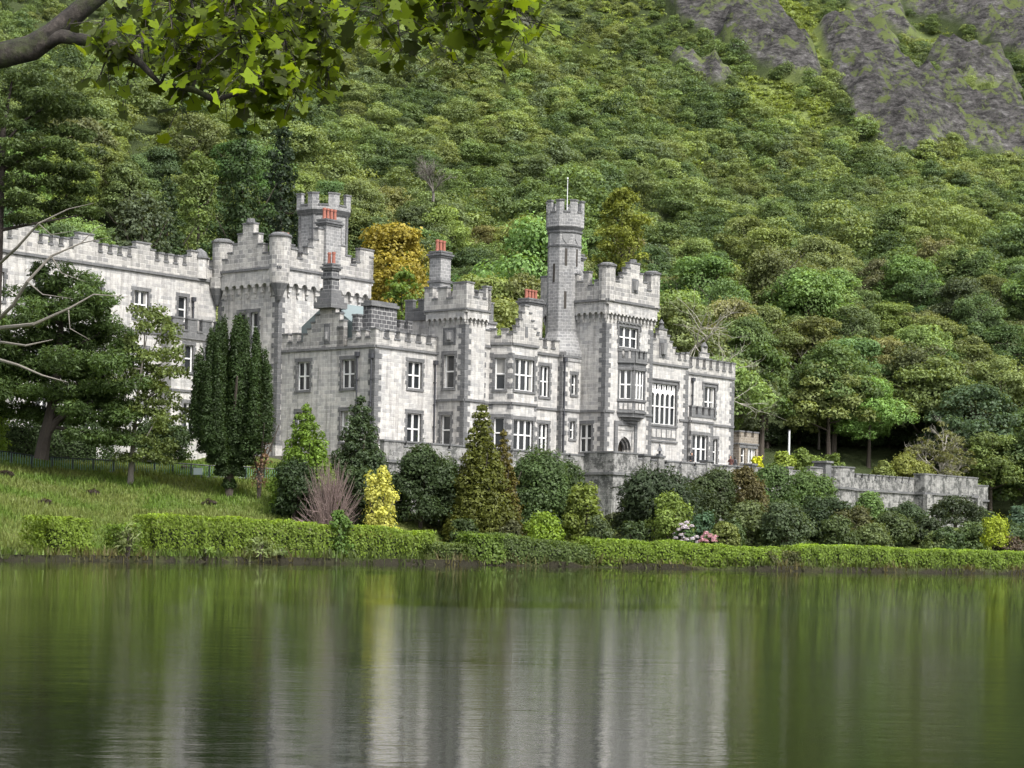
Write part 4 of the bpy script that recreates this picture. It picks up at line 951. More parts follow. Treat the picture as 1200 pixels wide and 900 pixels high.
# low spreading pine in front of the wing
def pine(label, px, d, ytop, pads, col, seed, trunk, leaf=.34):
    X, Y = at(px, d); z0 = gz(X, Y); rng = np.random.default_rng(seed)
    root = empty('pine_tree', X, Y, z0); tag(root, label, 'pine tree')
    L = lambda x, y, dd=0: (ray(x, y)[0]*(d+dd)-X, dd, zof(x, y, d+dd)-z0)
    ells = []
    for (x, y, wpx, hpx, dd) in pads:
        c = L(x, y, dd); R_ = wpx*d/F_PX; h = hpx*d/F_PX
        for k in range(10): ells.append((c[0]+rng.uniform(-.85, .75)*R_, c[1]+rng.uniform(-.8, .8)*R_, c[2]+rng.uniform(-.6, .6)*h, R_*rng.uniform(.3, .5), R_*rng.uniform(.3, .5), h*rng.uniform(.55, .9), rng.uniform(.65, 1.35)))
    V, T = foliage(ells, 1.7, leaf, rng, jit=.5, spiky=1, aspect=.32, lo=-.8)
    c = quads_obj('crown', V, T, M['leaf'], root); c.color = (*col, 1)
    mb = MB()
    for pts, rad in trunk: tube(mb, [L(*q) for q in pts], [r*d/F_PX for r in rad], 8)
    mb.build('trunk', M['pinebark'], root)
    return root, L
rng = np.random.default_rng(3)
pads = [(60, 318, 26, 12, 0), (88, 330, 34, 14, 1), (110, 352, 38, 14, -1), (48, 345, 34, 12, 2), (75, 362, 48, 14, 0), (25, 378, 40, 12, -2), (120, 385, 40, 14, 1), (70, 398, 55, 14, 2), (20, 415, 45, 14, 0),
        (105, 425, 48, 15, -2), (55, 435, 50, 15, 2), (140, 452, 36, 13, 0), (90, 462, 50, 14, 1), (25, 458, 40, 13, -1), (120, 485, 40, 13, 0), (70, 488, 38, 12, 2), (135, 512, 30, 9, 0), (-15, 440, 40, 20, 0), (-20, 395, 36, 18, 1), (98, 512, 24, 8, -2), (35, 395, 40, 18, 3), (95, 440, 45, 20, 3), (30, 435, 45, 20, 3), (130, 425, 30, 14, 2), (75, 430, 45, 18, 4), (110, 470, 42, 14, 3), (60, 372, 40, 16, 3), (150, 478, 24, 10, 1), (20, 480, 40, 12, 2), (150, 405, 22, 9, 1)]
low_pine, LP = pine('low wide dark pine with thick leaning trunk on the bank before the castle wing', 52, 146, 300, pads, (.065, .105, .03), 11,
    [([(48, 538, 0), (52, 515, 0), (60, 480, 0), (68, 430, 0), (72, 370, 0), (70, 330, 0)], [9, 7.5, 6, 4.5, 3, 1.2]),
     ([(52, 512, 0), (68, 492, 0), (88, 478, 0), (110, 470, 0)], [5, 4.5, 3, 1.5]), ([(62, 470, 0), (90, 450, 1), (125, 440, 1)], [3.5, 2.2, 1]),
     ([(62, 470, 0), (40, 445, 1), (10, 425, 1)], [3, 2, 1]), ([(68, 420, 0), (100, 400, 0), (125, 385, 1)], [2.8, 1.8, .8]), ([(70, 380, 0), (45, 360, 1), (28, 352, 1)], [2.4, 1.5, .8]), ([(60, 500, 0), (90, 505, 0), (125, 512, 0)], [2.5, 1.6, .8])])
pads2 = [(30, 92, 30, 9, 0), (8, 108, 32, 10, 1), (62, 112, 34, 9, -1), (88, 130, 28, 8, 0), (40, 135, 38, 10, 1), (0, 148, 40, 10, 0), (80, 155, 34, 9, 1), (45, 170, 40, 9, -1), (98, 178, 26, 8, 0), (15, 192, 42, 9, 1), (75, 200, 40, 9, 0), (40, 218, 40, 8, 0),
         (100, 222, 24, 8, 1), (10, 236, 38, 8, -1), (70, 240, 36, 8, 1), (105, 250, 22, 7, 0), (30, 258, 28, 6, 0), (-30, 130, 36, 26, 0), (-40, 200, 40, 30, 0), (-10, 85, 26, 14, 0)]
tall_pine, LT = pine('tall open dark pine with layered branches rising higher than the castle roof', -14, 143, 70, pads2, (.075, .11, .036), 12,
    [([(-14, 545, 0), (-10, 440, 0), (-4, 330, 0), (0, 230, 0), (4, 150, 0), (14, 95, 0)], [10, 8, 6.5, 5, 3.2, 1]),
     ([(0, 240, 0), (30, 222, 0), (70, 205, 0)], [2.5, 1.7, .7]), ([(1, 200, 0), (35, 180, 0), (85, 160, 0)], [2.3, 1.5, .6]), ([(3, 170, 0), (30, 140, 0), (65, 118, 0)], [2, 1.3, .6]),
     ([(0, 270, 0), (40, 262, 0), (95, 252, 0)], [2.2, 1.4, .6]), ([(2, 210, 0), (-40, 190, 0)], [2.2, 1]), ([(2, 160, 0), (-30, 130, 0)], [2, .8])])
mb = MB()
for pts, rad in [([(-6, 378, -3), (15, 358, -5), (32, 330, -6), (60, 300, -6), (95, 285, -6), (128, 278, -7)], [4.2, 3.4, 2.8, 2.2, 1.3, .4]), ([(-6, 385, -3), (40, 380, -6), (80, 362, -7), (110, 345, -7), (150, 348, -7)], [4, 3.3, 2.3, 1.4, .4]),
                 ([(-6, 420, -3), (22, 428, -6), (50, 440, -7), (80, 448, -7)], [3.2, 2.6, 1.8, .5]), ([(-4, 312, -3), (20, 290, -5), (45, 262, -6), (80, 245, -6), (110, 238, -6)], [3.4, 2.8, 1.9, 1.1, .4]),
                 ([(60, 300, -6), (72, 320, -6), (100, 330, -6)], [1.6, 1, .3]), ([(80, 362, -7), (82, 385, -7), (105, 398, -7)], [1.4, .9, .3]), ([(32, 330, -6), (50, 345, -6), (85, 350, -6)], [1.6, 1, .3]),
                 ([(45, 262, -6), (60, 275, -6), (90, 270, -6)], [1.2, .8, .3]), ([(95, 285, -6), (112, 268, -6), (122, 262, -6)], [1, .6, .3]), ([(-5, 400, -3), (30, 405, -6), (62, 398, -6)], [2.6, 1.9, .6])]:
    tube(mb, [LT(*q) for q in pts], [r*143/F_PX*.62 for r in rad], 6)
mb.build('bare_limb', M['greytwig'], tall_pine)

# pale feathery tree
DB = d_row(152, 566, 112, 148); H_, R_ = size_of(155, DB, 350, 54); rg = np.random.default_rng(21); e = []
for i in range(105):
    t = rg.uniform(0, 1); a = rg.uniform(0, 6.28); q = R_*(.35+.6*math.sin(math.pi*min(1, t*.9+.12)))*rg.uniform(.35, 1)
    e.append((q*math.cos(a)+.7+1.0*math.sin(t*3), q*math.sin(a), H_*(.12+.84*t), rg.uniform(.5, .95), rg.uniform(.5, .95), rg.uniform(.35, .6), rg.uniform(.75, 1.3)))
wd = limbs(np.random.default_rng(4), H_, R_, .2, 12, .22, (1.0, 0))
plant('broadleaf_tree', 'slender light green feathery tree with a pale spotted trunk beside the dark pine', 'tree', 152, DB, e, .5, .22, (.125, .165, .05), 22, stem='greytwig', wood=wd, jit=.8, depth=.6)
# irish yew: a sheaf of upright spires
DY = d_row(266, 559, 112, 148); H_, R_ = size_of(270, DY, 388, 45); e = []; rg = np.random.default_rng(31)
for i in range(78):
    a = rg.uniform(0, 6.28); q = math.sqrt(rg.uniform(0, 1)); top = H_*(1-.26*q**3)*rg.uniform(.9, 1.0); r0 = R_*1.0*q
    for k in range(10):
        t = k/9; zz = H_*.07+(top-H_*.07)*t; rr = r0*(.1+.9*min(1, t*2.1)) ; s = .50*(1-.55*max(0, t-.45)/.55)*(.45+.55*min(1, t*3))
        e.append((rr*math.cos(a), rr*math.sin(a), zz, s*1.1, s*1.1, (top-H_*.1)*(.05+.07*min(1, t*3)), rg.uniform(.7, 1.25)))
plant('irish_yew', 'dark upright yew like a sheaf of spires standing on the grass bank', 'yew tree', 268, DY, e, .8, .17, (.038, .066, .02), 32, stemw=.3, aspect=.5, jit=.45)
e2 = [(x*.3+R_*.72, y, z*.75+.5, a*.8, b*.8, c*.8, t) for x, y, z, a, b, c, t in e[::5]]
shrub('shrub', 'russet brown withered shrub leaning against the dark upright yew', 303, DY, 425, 12, (.16, .10, .06), 33, nl=14, leaf=.16, lobe=.5, dens=.3, jit=.8)
# slope planting
def cone_plant(label, px, d, ytop, wpx, col, seed, name='conifer_tree', leaf=.2, tiers=13, per=9, pw=.8, dens=.7, cat='conifer', **kw):
    H_, R_ = size_of(px, d, ytop, wpx); rg = np.random.default_rng(seed)
    return plant(name, label, cat, px, d, conifer_ells(rg, R_, H_, 0, tiers, per, pw=pw), dens, leaf, col, seed, **kw)
cone_plant('bright lime green young conifer just left of the brown twiggy bush', 357, 146, 474, 39, (.13, .21, .03), 41, pw=.62, tiers=13, per=11)
shrub('holly_tree', 'dark grey green pointed holly before the west block of the castle', 420, 149, 464, 33, (.045, .075, .03), 42, nl=30, cat='holly', name_=None) if False else \
cone_plant('dark grey green pointed holly before the castle wall', 420, 149, 463, 38, (.055, .085, .036), 42, name='holly_tree', tiers=13, per=11, pw=.6, cat='holly')
X, Y = at(385, 141); z0 = gz(X, Y); root = empty('bare_shrub', X, Y, z0); tag(root, 'round leafless bush of pinkish brown twigs between two green shrubs', 'bush')
rg = np.random.default_rng(43); mb = MB(); Hb = zof(385, 533, 141)-z0
for k in range(230):
    a = rg.uniform(0, 6.28); el_ = rg.uniform(.15, 1.5); Lb = Hb*rg.uniform(.75, 1.0); c = (math.cos(a)*math.cos(el_)*.5, math.sin(a)*math.cos(el_)*.5, math.sin(el_))
    p1 = Vector(c)*Lb*.5+Vector(rg.normal(size=3))*.1; p2 = Vector(c)*Lb+Vector(rg.normal(size=3))*.14; p2.z = max(p2.z, .3)
    tube(mb, [(0, 0, 0), p1, p2], [.035, .022, .008], 3)
    for _ in range(2): p3 = p1.lerp(p2, .3+.3*_)+Vector(rg.normal(size=3))*.4; tube(mb, [p1.lerp(p2, .3*_), p3], [.015, .006], 3)
mb.build('twigs', M['browntwig'], root)
shrub('variegated_shrub', 'pale yellow flowered shrub standing beside the leafless brown bush', 445, 141, 538, 25, (.42, .42, .10), 44, nl=26, lobe=.26, leaf=.2, dens=.55, tv=.3)
shrub('shrub', 'dark shrub under the yellow shrub and the brown bush', 420, 144, 548, 32, (.035, .055, .02), 45, nl=24)
shrub('shrub', 'small glossy green shrub right behind the waterside hedge under the brown bush', 397, 136, 593, 16, (.08, .14, .03), 46, nl=14)
shrub('shrub', 'dark green shrub below the lime green conifer on the bank', 345, 143, 538, 30, (.03, .05, .018), 47, nl=24)
shrub('laurel', 'tall dark laurel filling the gap left of the golden cypress', 493, 149, 529, 40, (.035, .055, .02), 48, nl=34, cat='laurel')
shrub('laurel', 'lighter grey green laurel on the slope touching the golden cypress', 520, 151, 537, 30, (.075, .105, .045), 49, nl=26, cat='laurel')
cone_plant('large golden green cypress, two pointed tops, before the middle of the castle', 562, 149, 472, 41, (.10, .115, .022), 50, name='cypress', tiers=19, per=12, pw=.85, cat='cypress')
cone_plant('lower golden bronze cypress growing against the big cypress', 588, 150, 503, 27, (.115, .10, .024), 51, name='cypress', tiers=17, per=9, pw=.8, cat='cypress')
shrub('laurel', 'broad green laurel on the slope right of the golden cypress', 632, 158, 531, 42, (.06, .095, .032), 52, nl=36, cat='laurel')
shrub('laurel', 'dark laurel under the terrace wall beside the broad green one', 668, 160, 540, 26, (.045, .07, .025), 53, nl=24, cat='laurel')
shrub('shrub', 'low bright yellow green shrub just behind the hedge near the cypress', 636, 148, 598, 26, (.14, .21, .025), 54, nl=18)
shrub('laurel', 'tall yellow green laurel left of the bastion corner', 684, 150, 558, 27, (.12, .155, .03), 55, nl=30, lobe=.3, cat='laurel')
shrub('shrub', 'grey green fine leaved shrub at the foot of the tall yellow green laurel', 703, 148, 600, 16, (.075, .10, .045), 56, nl=14, leaf=.15)
shrub('shrub', 'big dark weeping evergreen spreading right of the bastion corner', 768, 158, 556, 50, (.032, .048, .022), 57, nl=44, spiky=1, aspect=.32, leaf=.4, dens=1.5)
shrub('shrub', 'feathery light green tall shrub in front of the dark weeping evergreen', 787, 151, 572, 32, (.13, .18, .04), 58, nl=30, lobe=.27, dens=.55)
shrub('shrub', 'small blue green mounded shrub beside the feathery light green one', 823, 151, 590, 18, (.06, .11, .06), 59, nl=14)
def flowers(label, px, d, ytop, wpx, fcol, seed):
    r_ = shrub('hydrangea', label, px, d, ytop, wpx, (.05, .09, .03), seed, nl=12, cat='hydrangea')
    H_, R_ = size_of(px, d, ytop, wpx); rg = np.random.default_rng(seed+1); e = []
    for k in range(26): a = rg.uniform(0, 6.28); q = R_*math.sqrt(rg.uniform(0, 1)); e.append((q*math.cos(a), q*math.sin(a), H_*(1.0-.35*(q/R_)**2)*rg.uniform(.7, 1.02), .17, .17, .13, 1))
    V, T = foliage(e, 1.2, .08, rg, depth=.1); o = quads_obj('flowers', V, T, M['leaf'], r_); o.color = (*fcol, 1)
flowers('hydrangea with pale lilac white flower heads behind the waterside hedge', 803, 149, 612, 15, (.55, .5, .62), 60)
flowers('hydrangea with faded pink flower heads behind the waterside hedge', 832, 149, 622, 11, (.55, .32, .4), 61)
shrub('shrub', 'small rounded yellow green shrub next to the pink hydrangea', 850, 151, 613, 20, (.12, .145, .04), 63, nl=16)
for i, (px, d, yt, wp, col, lab) in enumerate([
    (722, 165, 600, 14, (.05, .06, .025), 'small dull shrub at the foot of the bastion corner'),
    (838, 172, 552, 34, (.05, .07, .028), 'tall olive shrub below the terrace wall before the castle end'),
    (872, 174, 546, 30, (.085, .075, .03), 'reddish brown tinged shrub reaching the top of the terrace wall'),
    (812, 170, 566, 30, (.035, .05, .02), 'dark evergreen shrub under the terrace wall'),
    (905, 178, 543, 34, (.06, .10, .03), 'tall ivy green shrub covering the terrace wall'),
    (945, 182, 552, 34, (.075, .12, .035), 'bright ivy clad shrub left of the dark stone pier'),
    (880, 160, 590, 32, (.09, .115, .045), 'pale olive open shrub low on the slope behind the hedge'),
    (920, 158, 588, 34, (.06, .085, .04), 'grey green shrub behind the hedge under the ivy wall'),
    (965, 172, 580, 38, (.035, .055, .024), 'very dark dense shrub below the stone pier'),
    (1000, 170, 596, 30, (.07, .075, .03), 'bronze green shrub between the dark shrub and the wall'),
    (1018, 192, 576, 20, (.10, .16, .05), 'light green creeper hanging over the battlemented wall'),
    (1022, 166, 612, 26, (.10, .13, .05), 'low pale green shrub behind the far hedge'),
    (1058, 192, 588, 26, (.05, .075, .035), 'dark round shrub between creeper and far bastion'),
    (1045, 176, 600, 30, (.065, .09, .035), 'mid green shrub under the battlemented wall'),
    (1085, 178, 606, 22, (.035, .05, .022), 'thin dark shrub at the foot of the far bastion'),
    (1098, 172, 622, 20, (.09, .12, .04), 'low yellowish shrub below the far bastion'),
    (1120, 196, 582, 33, (.04, .055, .028), 'dark drooping evergreen against the far bastion'),
    (1184, 172, 626, 18, (.09, .07, .05), 'low purplish brown shrub at the water end of the garden'),
    (600, 147, 606, 18, (.055, .06, .025), 'small brownish shrub under the golden cypress'),
    (545, 145, 604, 20, (.04, .06, .02), 'low dark shrub left of the cypress foot'),
    (1195, 190, 590, 20, (.06, .10, .06), 'blue green shrub beyond the round golden bush'),
    (1140, 178, 612, 22, (.075, .11, .04), 'mid green loose shrub between the far bastion and the golden bush'),
    (1112, 172, 616, 20, (.05, .08, .03), 'dark low shrub at the far bastion beside the hedge'),
    (1150, 200, 596, 16, (.06, .09, .035), 'upright green shrub against the end of the terrace wall'),
    (1195, 178, 612, 22, (.065, .10, .045), 'rounded green shrub behind the purplish one at the garden end'),
    (985, 165, 606, 26, (.06, .085, .03), 'dull green rounded shrub behind the far hedge below the pier'),
    (930, 165, 600, 24, (.085, .12, .045), 'light green shrub behind the hedge beside the grey green one'),
    (745, 150, 606, 20, (.05, .075, .03), 'small dark shrub at the foot of the weeping evergreen'),
    (860, 152, 606, 18, (.06, .09, .035), 'mid green low shrub near the pink hydrangea')]):
    sp = 1 if 'drooping' in lab or 'evergreen' in lab else 0
    shrub('shrub', lab, px, d, yt, wp, col, 70+i, nl=26, lobe=.3, spiky=sp, aspect=.4 if sp else .75, leaf=.3 if sp else .21)
H_, R_ = size_of(1167, 172, 604, 16.5); plant('round_shrub', 'clipped round golden yellow bush at the end of the terrace', 'shrub', 1167, 172, [(0, 0, H_*.52, R_, R_, H_*.5, 1.1), (0, 0, H_*.5, R_*.85, R_*.85, H_*.4, .8)], .9, .16, (.26, .32, .03), 95)
Xp, Yp = wld(60, 2)
for i, (px, d, yt, wp, col, lab) in enumerate([(886, 205, 533, 10, (.38, .40, .02), 'small brilliant yellow shrub on the terrace beside the annexe'), (915, 206, 528, 18, (.17, .22, .04), 'yellow green shrub on the terrace left of the pale pole'),
    (945, 209, 524, 22, (.12, .17, .035), 'green feathery shrub on the terrace right of the pale pole'), (975, 214, 530, 16, (.09, .13, .03), 'darker green shrub behind the stone pier on the terrace'),
    (1065, 226, 532, 26, (.17, .19, .05), 'broad pale yellow shrub behind the battlemented wall'), (1035, 224, 540, 18, (.13, .16, .045), 'olive yellow low shrub behind the battlemented wall')]):
    shrub('shrub', lab, px, d, yt, wp, col, 100+i, nl=20, lobe=.3, leaf=.24, z=8.32)
for i, (px, d, yt, wp, lab) in enumerate([(900, 236, 508, 24, 'dark undergrowth bush at the foot of the wood left of the pale pole'), (935, 240, 500, 26, 'dark undergrowth bush in the wood right behind the pale pole'), (972, 241, 506, 26, 'dark bush in the shady hollow behind the stone pier'),
    (1005, 243, 508, 26, 'dark bush in the shady hollow under the spreading trees'), (1040, 245, 512, 24, 'dark bush in the hollow left of the half bare willow'), (1150, 244, 545, 24, 'dark undergrowth bush behind the far bastion'), (1185, 246, 552, 24, 'dark bush in the wood beyond the end of the terrace'), (1010, 262, 490, 34, 'dark thicket deep in the wooded hollow'), (925, 262, 486, 34, 'dark thicket deep in the wood above the pale pole'), (965, 262, 486, 34, 'dark thicket in the wood above the stone pier')]):
    shrub('shrub', lab, px, d, yt, wp, (.035, .055, .022), 160+i, nl=24, leaf=.28)
shrub('broadleaf_tree', 'bright green round young tree on the lawn behind the black railing', -10, 152, 452, 22, (.17, .26, .03), 110, nl=18, cat='tree')

# ------------------------------------------------------------------ hedges along the water
def hedge(label, pts, h, wd, seed, col=(.14, .205, .026), prof=None, leaf=.15, name='hedge', base=.12, group='hedges along the water'):
    """pts: (px, distance inland from the shore point) ... ; box hedge with leafy skin"""
    rg = np.random.default_rng(seed); W = []
    for px, d, hh in pts: X, Y = at(px, d); W.append((X, Y, hh))
    o = empty(name, W[0][0], W[0][1], 0); tag(o, label, 'hedge', group); V = []; T = []; core = MB()
    for (ax, ay, ha), (bx, by, hb) in zip(W[:-1], W[1:]):
        L = math.hypot(bx-ax, by-ay); ux, uy = (bx-ax)/L, (by-ay)/L; nx, ny = uy, -ux
        def emit(k, s, u, zf, N0, tn):
            h_ = ha+(hb-ha)*s/L + (fbm((ax+ux*s)*.55+seed, ay*.3+0*s)-.5)*.5; bul = .16*np.sin(s*1.3+seed)*np.sin(zf*3+s*.7) + (fbm(s*.9+seed*3+ax, zf*2+u*2+ay)-.5)*.55
            topw = (1-.1*zf)*np.sqrt(1-.35*np.clip((zf-.75)*4, 0, 1)**2)
            x = ax+ux*s+nx*(u*topw*wd/2+N0[0]*bul); y = ay+uy*s+ny*(u*topw*wd/2+N0[0]*bul)
            gzv = base+.0*s; zz = gzv + zf*h_ + N0[1]*bul*.6
            P = np.stack([x, y, zz], 1); inset = rg.uniform(0, .22, k)[:, None]
            N = np.stack([nx*N0[0]+0*s, ny*N0[0]+0*s, N0[1]+0*s], 1)
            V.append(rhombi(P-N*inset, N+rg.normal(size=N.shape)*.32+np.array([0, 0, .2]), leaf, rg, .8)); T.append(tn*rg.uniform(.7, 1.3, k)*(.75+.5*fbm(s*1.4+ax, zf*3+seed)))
        k1 = int(L*h*4.2/leaf**2)
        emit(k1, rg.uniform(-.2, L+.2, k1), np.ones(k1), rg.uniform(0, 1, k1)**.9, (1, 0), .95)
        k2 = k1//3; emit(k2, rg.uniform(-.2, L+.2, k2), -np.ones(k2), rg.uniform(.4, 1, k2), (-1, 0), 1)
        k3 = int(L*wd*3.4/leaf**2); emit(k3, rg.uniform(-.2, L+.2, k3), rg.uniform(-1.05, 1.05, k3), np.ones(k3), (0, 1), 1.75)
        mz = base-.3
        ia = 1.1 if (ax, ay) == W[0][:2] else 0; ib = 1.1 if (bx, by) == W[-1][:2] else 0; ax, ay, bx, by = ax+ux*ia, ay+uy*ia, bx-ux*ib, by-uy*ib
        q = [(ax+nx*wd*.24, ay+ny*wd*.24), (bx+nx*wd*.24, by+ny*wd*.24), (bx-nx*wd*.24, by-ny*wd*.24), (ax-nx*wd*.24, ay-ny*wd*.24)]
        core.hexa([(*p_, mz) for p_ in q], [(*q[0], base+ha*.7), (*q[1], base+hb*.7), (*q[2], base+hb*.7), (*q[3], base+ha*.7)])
    for (ex, ey, hh) in (W[0], W[-1]):
        k = int(h*wd/leaf**2*6); a = rg.uniform(-1, 1, k); P = np.stack([ex+rg.normal(size=k)*.35+0*a, ey+a*wd*.45, rg.uniform(0, 1, k)*hh+base], 1)
        V.append(rhombi(P, rg.normal(size=(k, 3)), leaf, rg)); T.append(rg.uniform(.6, 1.2, k))
    V = np.concatenate(V); V[:, :, 0] -= W[0][0]; V[:, :, 1] -= W[0][1]
    core.v = [(a-W[0][0], b-W[0][1], c) for a, b, c in core.v]
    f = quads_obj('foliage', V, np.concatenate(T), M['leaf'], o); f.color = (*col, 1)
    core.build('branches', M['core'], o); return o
def sd(px, extra=1.2):          # distance of the shore seen at px, plus some way inland
    lo, hi = 60, 260
    for _ in range(30):
        mid = (lo+hi)/2; X, Y = at(px, mid)
        if float(shore_s(np.array([X]), np.array([Y]))[0]) < extra: lo = mid
        else: hi = mid
    return hi
def run(a, b, ya, yb, step=26, extra=1.5):
    """hedge line from px a to b with its top at rows ya..yb"""
    out = []; n = max(1, int((b-a)/step))
    for i in range(n+1):
        px = a+(b-a)*i/n; d = sd(px, extra); out.append((px, d, zof(px, ya+(yb-ya)*i/n, d)-.12))
    return out
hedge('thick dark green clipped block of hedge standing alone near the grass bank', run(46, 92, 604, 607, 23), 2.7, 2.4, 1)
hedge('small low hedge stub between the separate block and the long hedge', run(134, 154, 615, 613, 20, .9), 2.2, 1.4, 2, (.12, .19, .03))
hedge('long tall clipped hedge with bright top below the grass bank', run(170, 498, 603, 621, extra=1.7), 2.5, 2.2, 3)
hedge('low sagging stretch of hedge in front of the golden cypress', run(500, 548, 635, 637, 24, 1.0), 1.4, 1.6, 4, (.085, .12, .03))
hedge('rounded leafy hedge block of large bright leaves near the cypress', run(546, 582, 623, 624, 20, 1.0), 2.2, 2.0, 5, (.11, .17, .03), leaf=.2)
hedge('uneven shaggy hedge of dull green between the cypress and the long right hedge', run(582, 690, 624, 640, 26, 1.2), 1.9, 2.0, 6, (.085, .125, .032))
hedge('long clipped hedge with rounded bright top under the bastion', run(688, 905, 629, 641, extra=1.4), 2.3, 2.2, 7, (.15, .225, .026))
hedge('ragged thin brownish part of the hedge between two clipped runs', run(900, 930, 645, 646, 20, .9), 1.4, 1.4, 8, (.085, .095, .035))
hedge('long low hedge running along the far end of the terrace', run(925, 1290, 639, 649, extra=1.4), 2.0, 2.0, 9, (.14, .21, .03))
hedge('dark clipped hedge behind the black railing on the lawn', [(-60, 153, 0), (38, 155.5, 0)], 1, .1, 10) if False else None
X, Y = at(10, 153)
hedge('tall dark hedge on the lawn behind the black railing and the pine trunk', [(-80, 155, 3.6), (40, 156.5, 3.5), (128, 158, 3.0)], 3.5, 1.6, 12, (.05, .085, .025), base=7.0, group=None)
shrub('shrub', 'dark leafy shrub on the lawn between the hedge end and the porch wall', 190, 160, 492, 34, (.04, .065, .022), 121, nl=26)
# willowy clumps in front of hedges, at the water
for i, (px, yt, wp, col, lab) in enumerate([(305, 630, 27, (.13, .165, .06), 'pale grey green reedy clump at the water under the long hedge'), (242, 638, 14, (.12, .18, .035), 'small yellow green clump at the water under the long hedge'),
    (150, 612, 20, (.115, .14, .05), 'straggly pale shoots growing out of the small hedge stub'), (330, 640, 9, (.11, .16, .05), 'low tuft at the water beside the reedy clump')]):
    shrub('reed_clump', lab, px, sd(px, .2), yt, wp, col, 130+i, nl=14, spiky=1, aspect=.2, leaf=.4, dens=.8, cat='reeds')

# grass on the bank and at the water's edge
rg = np.random.default_rng(77)
def grass_obj(name, n, xr, yr, hgt, cols, keep):
    X = rg.uniform(*xr, n); Y = rg.uniform(*yr, n); k = keep(X, Y); X, Y = X[k], Y[k]; n = len(X); Z = ground(X, Y)
    patch = fbm(X*.35, Y*.35); h_ = hgt*rg.uniform(.4, 1.3, n)*(.5+patch); a = rg.uniform(0, math.pi, n); w_ = rg.uniform(.02, .05, n)*1.6
    lean = rg.normal(size=(n, 2))*.25*h_[:, None]
    dx, dy = np.cos(a)*w_, np.sin(a)*w_; B = np.stack([X, Y, Z-.03], 1)
    tip = B + np.stack([lean[:, 0], lean[:, 1], h_], 1)
    V = np.stack([B-np.stack([dx, dy, 0*dx], 1), B+np.stack([dx, dy, 0*dx], 1), tip+np.stack([dx, dy, 0*dx], 1)*.2, tip-np.stack([dx, dy, 0*dx], 1)*.2], 1)
    mixf = np.clip((fbm(X*.25+40, Y*.25)-.36)*5, 0, 1)[:, None]*rg.uniform(.6, 1, (n, 1))
    tint = np.array(cols[0])*(1-mixf)+np.array(cols[1])*mixf
    o = quads_obj(name, V, rg.uniform(.7, 1.3, n), M['leaf_far'], tint=tint); tag(o, kind='stuff'); return o
def kp(X, Y):
    s = shore_s(X, Y); px, _ = project(X, Y, 3); return (s > .1) & (px > -40) & (px < 400) & (s < 44)
grass_obj('bank_grass', 150000, (-55, -8), (95, 165), .34, ((.105, .17, .028), (.15, .175, .05)), kp)
def ke(X, Y):
    s = shore_s(X, Y); px, _ = project(X, Y, 3); return (s > -.2) & (s < .7) & (px > -60) & (px < 1300)
o = grass_obj('waterside_grass', 260000, (-60, 60), (90, 185), .5, ((.06, .085, .02), (.13, .11, .05)), ke)
# brown clods on the bank
for i, (px, y_, lab) in enumerate([(52, 588, 'dark clump of dead roots low on the grass bank beside the hedge'), (110, 577, 'small dark clod halfway down the grass bank'), (6, 555, 'dark clump of dead bracken high on the grass bank'), (245, 588, 'small brown clod on the bank near the long hedge'), (218, 549, 'dark tuft on the bank between the pale trunk and the yew')]):
    lo, hi = 112, 170
    for _ in range(30):
        mid = (lo+hi)/2; X, Y = at(px, mid); 
        if project(X, Y, gz(X, Y)+.2)[1] > y_: lo = mid
        else: hi = mid
    shrub('dead_clump', lab, px, hi, y_-5, 9, (.05, .04, .03), 140+i, nl=8, leaf=.14, cat='clump')

# ------------------------------------------------------------------ railing, board, pole, lantern
fl = [(-60, 148), (60, 150), (180, 153.5), (330, 157)]
r_ = empty('railing', *at(0, 149), 0); tag(r_, 'low black metal railing with green mesh along the top of the grass bank', 'railing')
Wf = []
for (a, da), (b, db) in zip(fl[:-1], fl[1:]):
    n_ = max(1, round((b-a)/22)); Wf += [at(a+(b-a)*i/n_, da+(db-da)*i/n_) for i in range(n_)]
Wf.append(at(*fl[-1])); bx, by = r_.location.x, r_.location.y; rail = MB(); msh = MB(); ZT = lambda q: gz(*q)
for i, q in enumerate(Wf):
    mb = MB(); g_ = ZT(q); mb.cone(q[0]-bx, q[1]-by, .055, .055, g_-.1, g_+.97, 6); mb.build('post', M['fence'], r_)
    if i:
        p_ = Wf[i-1]; ga = ZT(p_)
        for hh in (.06, .92): tube(rail, [(p_[0]-bx, p_[1]-by, ga+hh), (q[0]-bx, q[1]-by, g_+hh)], [.045, .045], 5)
        L = math.hypot(q[0]-p_[0], q[1]-p_[1]); k = int(L/.16)
        for j in range(k):
            t = (j+.5)/k; x = p_[0]+(q[0]-p_[0])*t-bx; y = p_[1]+(q[1]-p_[1])*t-by; z = ga+(g_-ga)*t; msh.box(x-.016, x+.016, y-.008, y+.008, z+.09, z+.89)
rail.build('rail', M['fence'], r_); msh.build('mesh_panel', M['mesh'], r_)
X, Y = at(231, 153.8); mb = MB(); g_ = gz(X, Y); mb.box(-.33, .33, -.02, .02, .32, .82); mb2 = MB(); mb2.box(-.3, -.25, .0, .04, -.2, .32); mb2.box(.25, .3, .0, .04, -.2, .32)
r2 = empty('notice_board', X, Y, g_); tag(r2, 'small pale blank board in front of the railing left of the yew', 'board'); mb.build('panel', M['sign'], r2); mb2.build('leg', M['fence'], r2)
X, Y = at(923, 212); r2 = empty('pole', X, Y, 8.32); tag(r2, 'plain pale pole standing on the terrace before the dark wood', 'pole'); mb = MB(); mb.cone(0, 0, .13, .1, 0, zof(923, 505, 212)-8.32, 10); mb.build('shaft', M['pole'], r2)
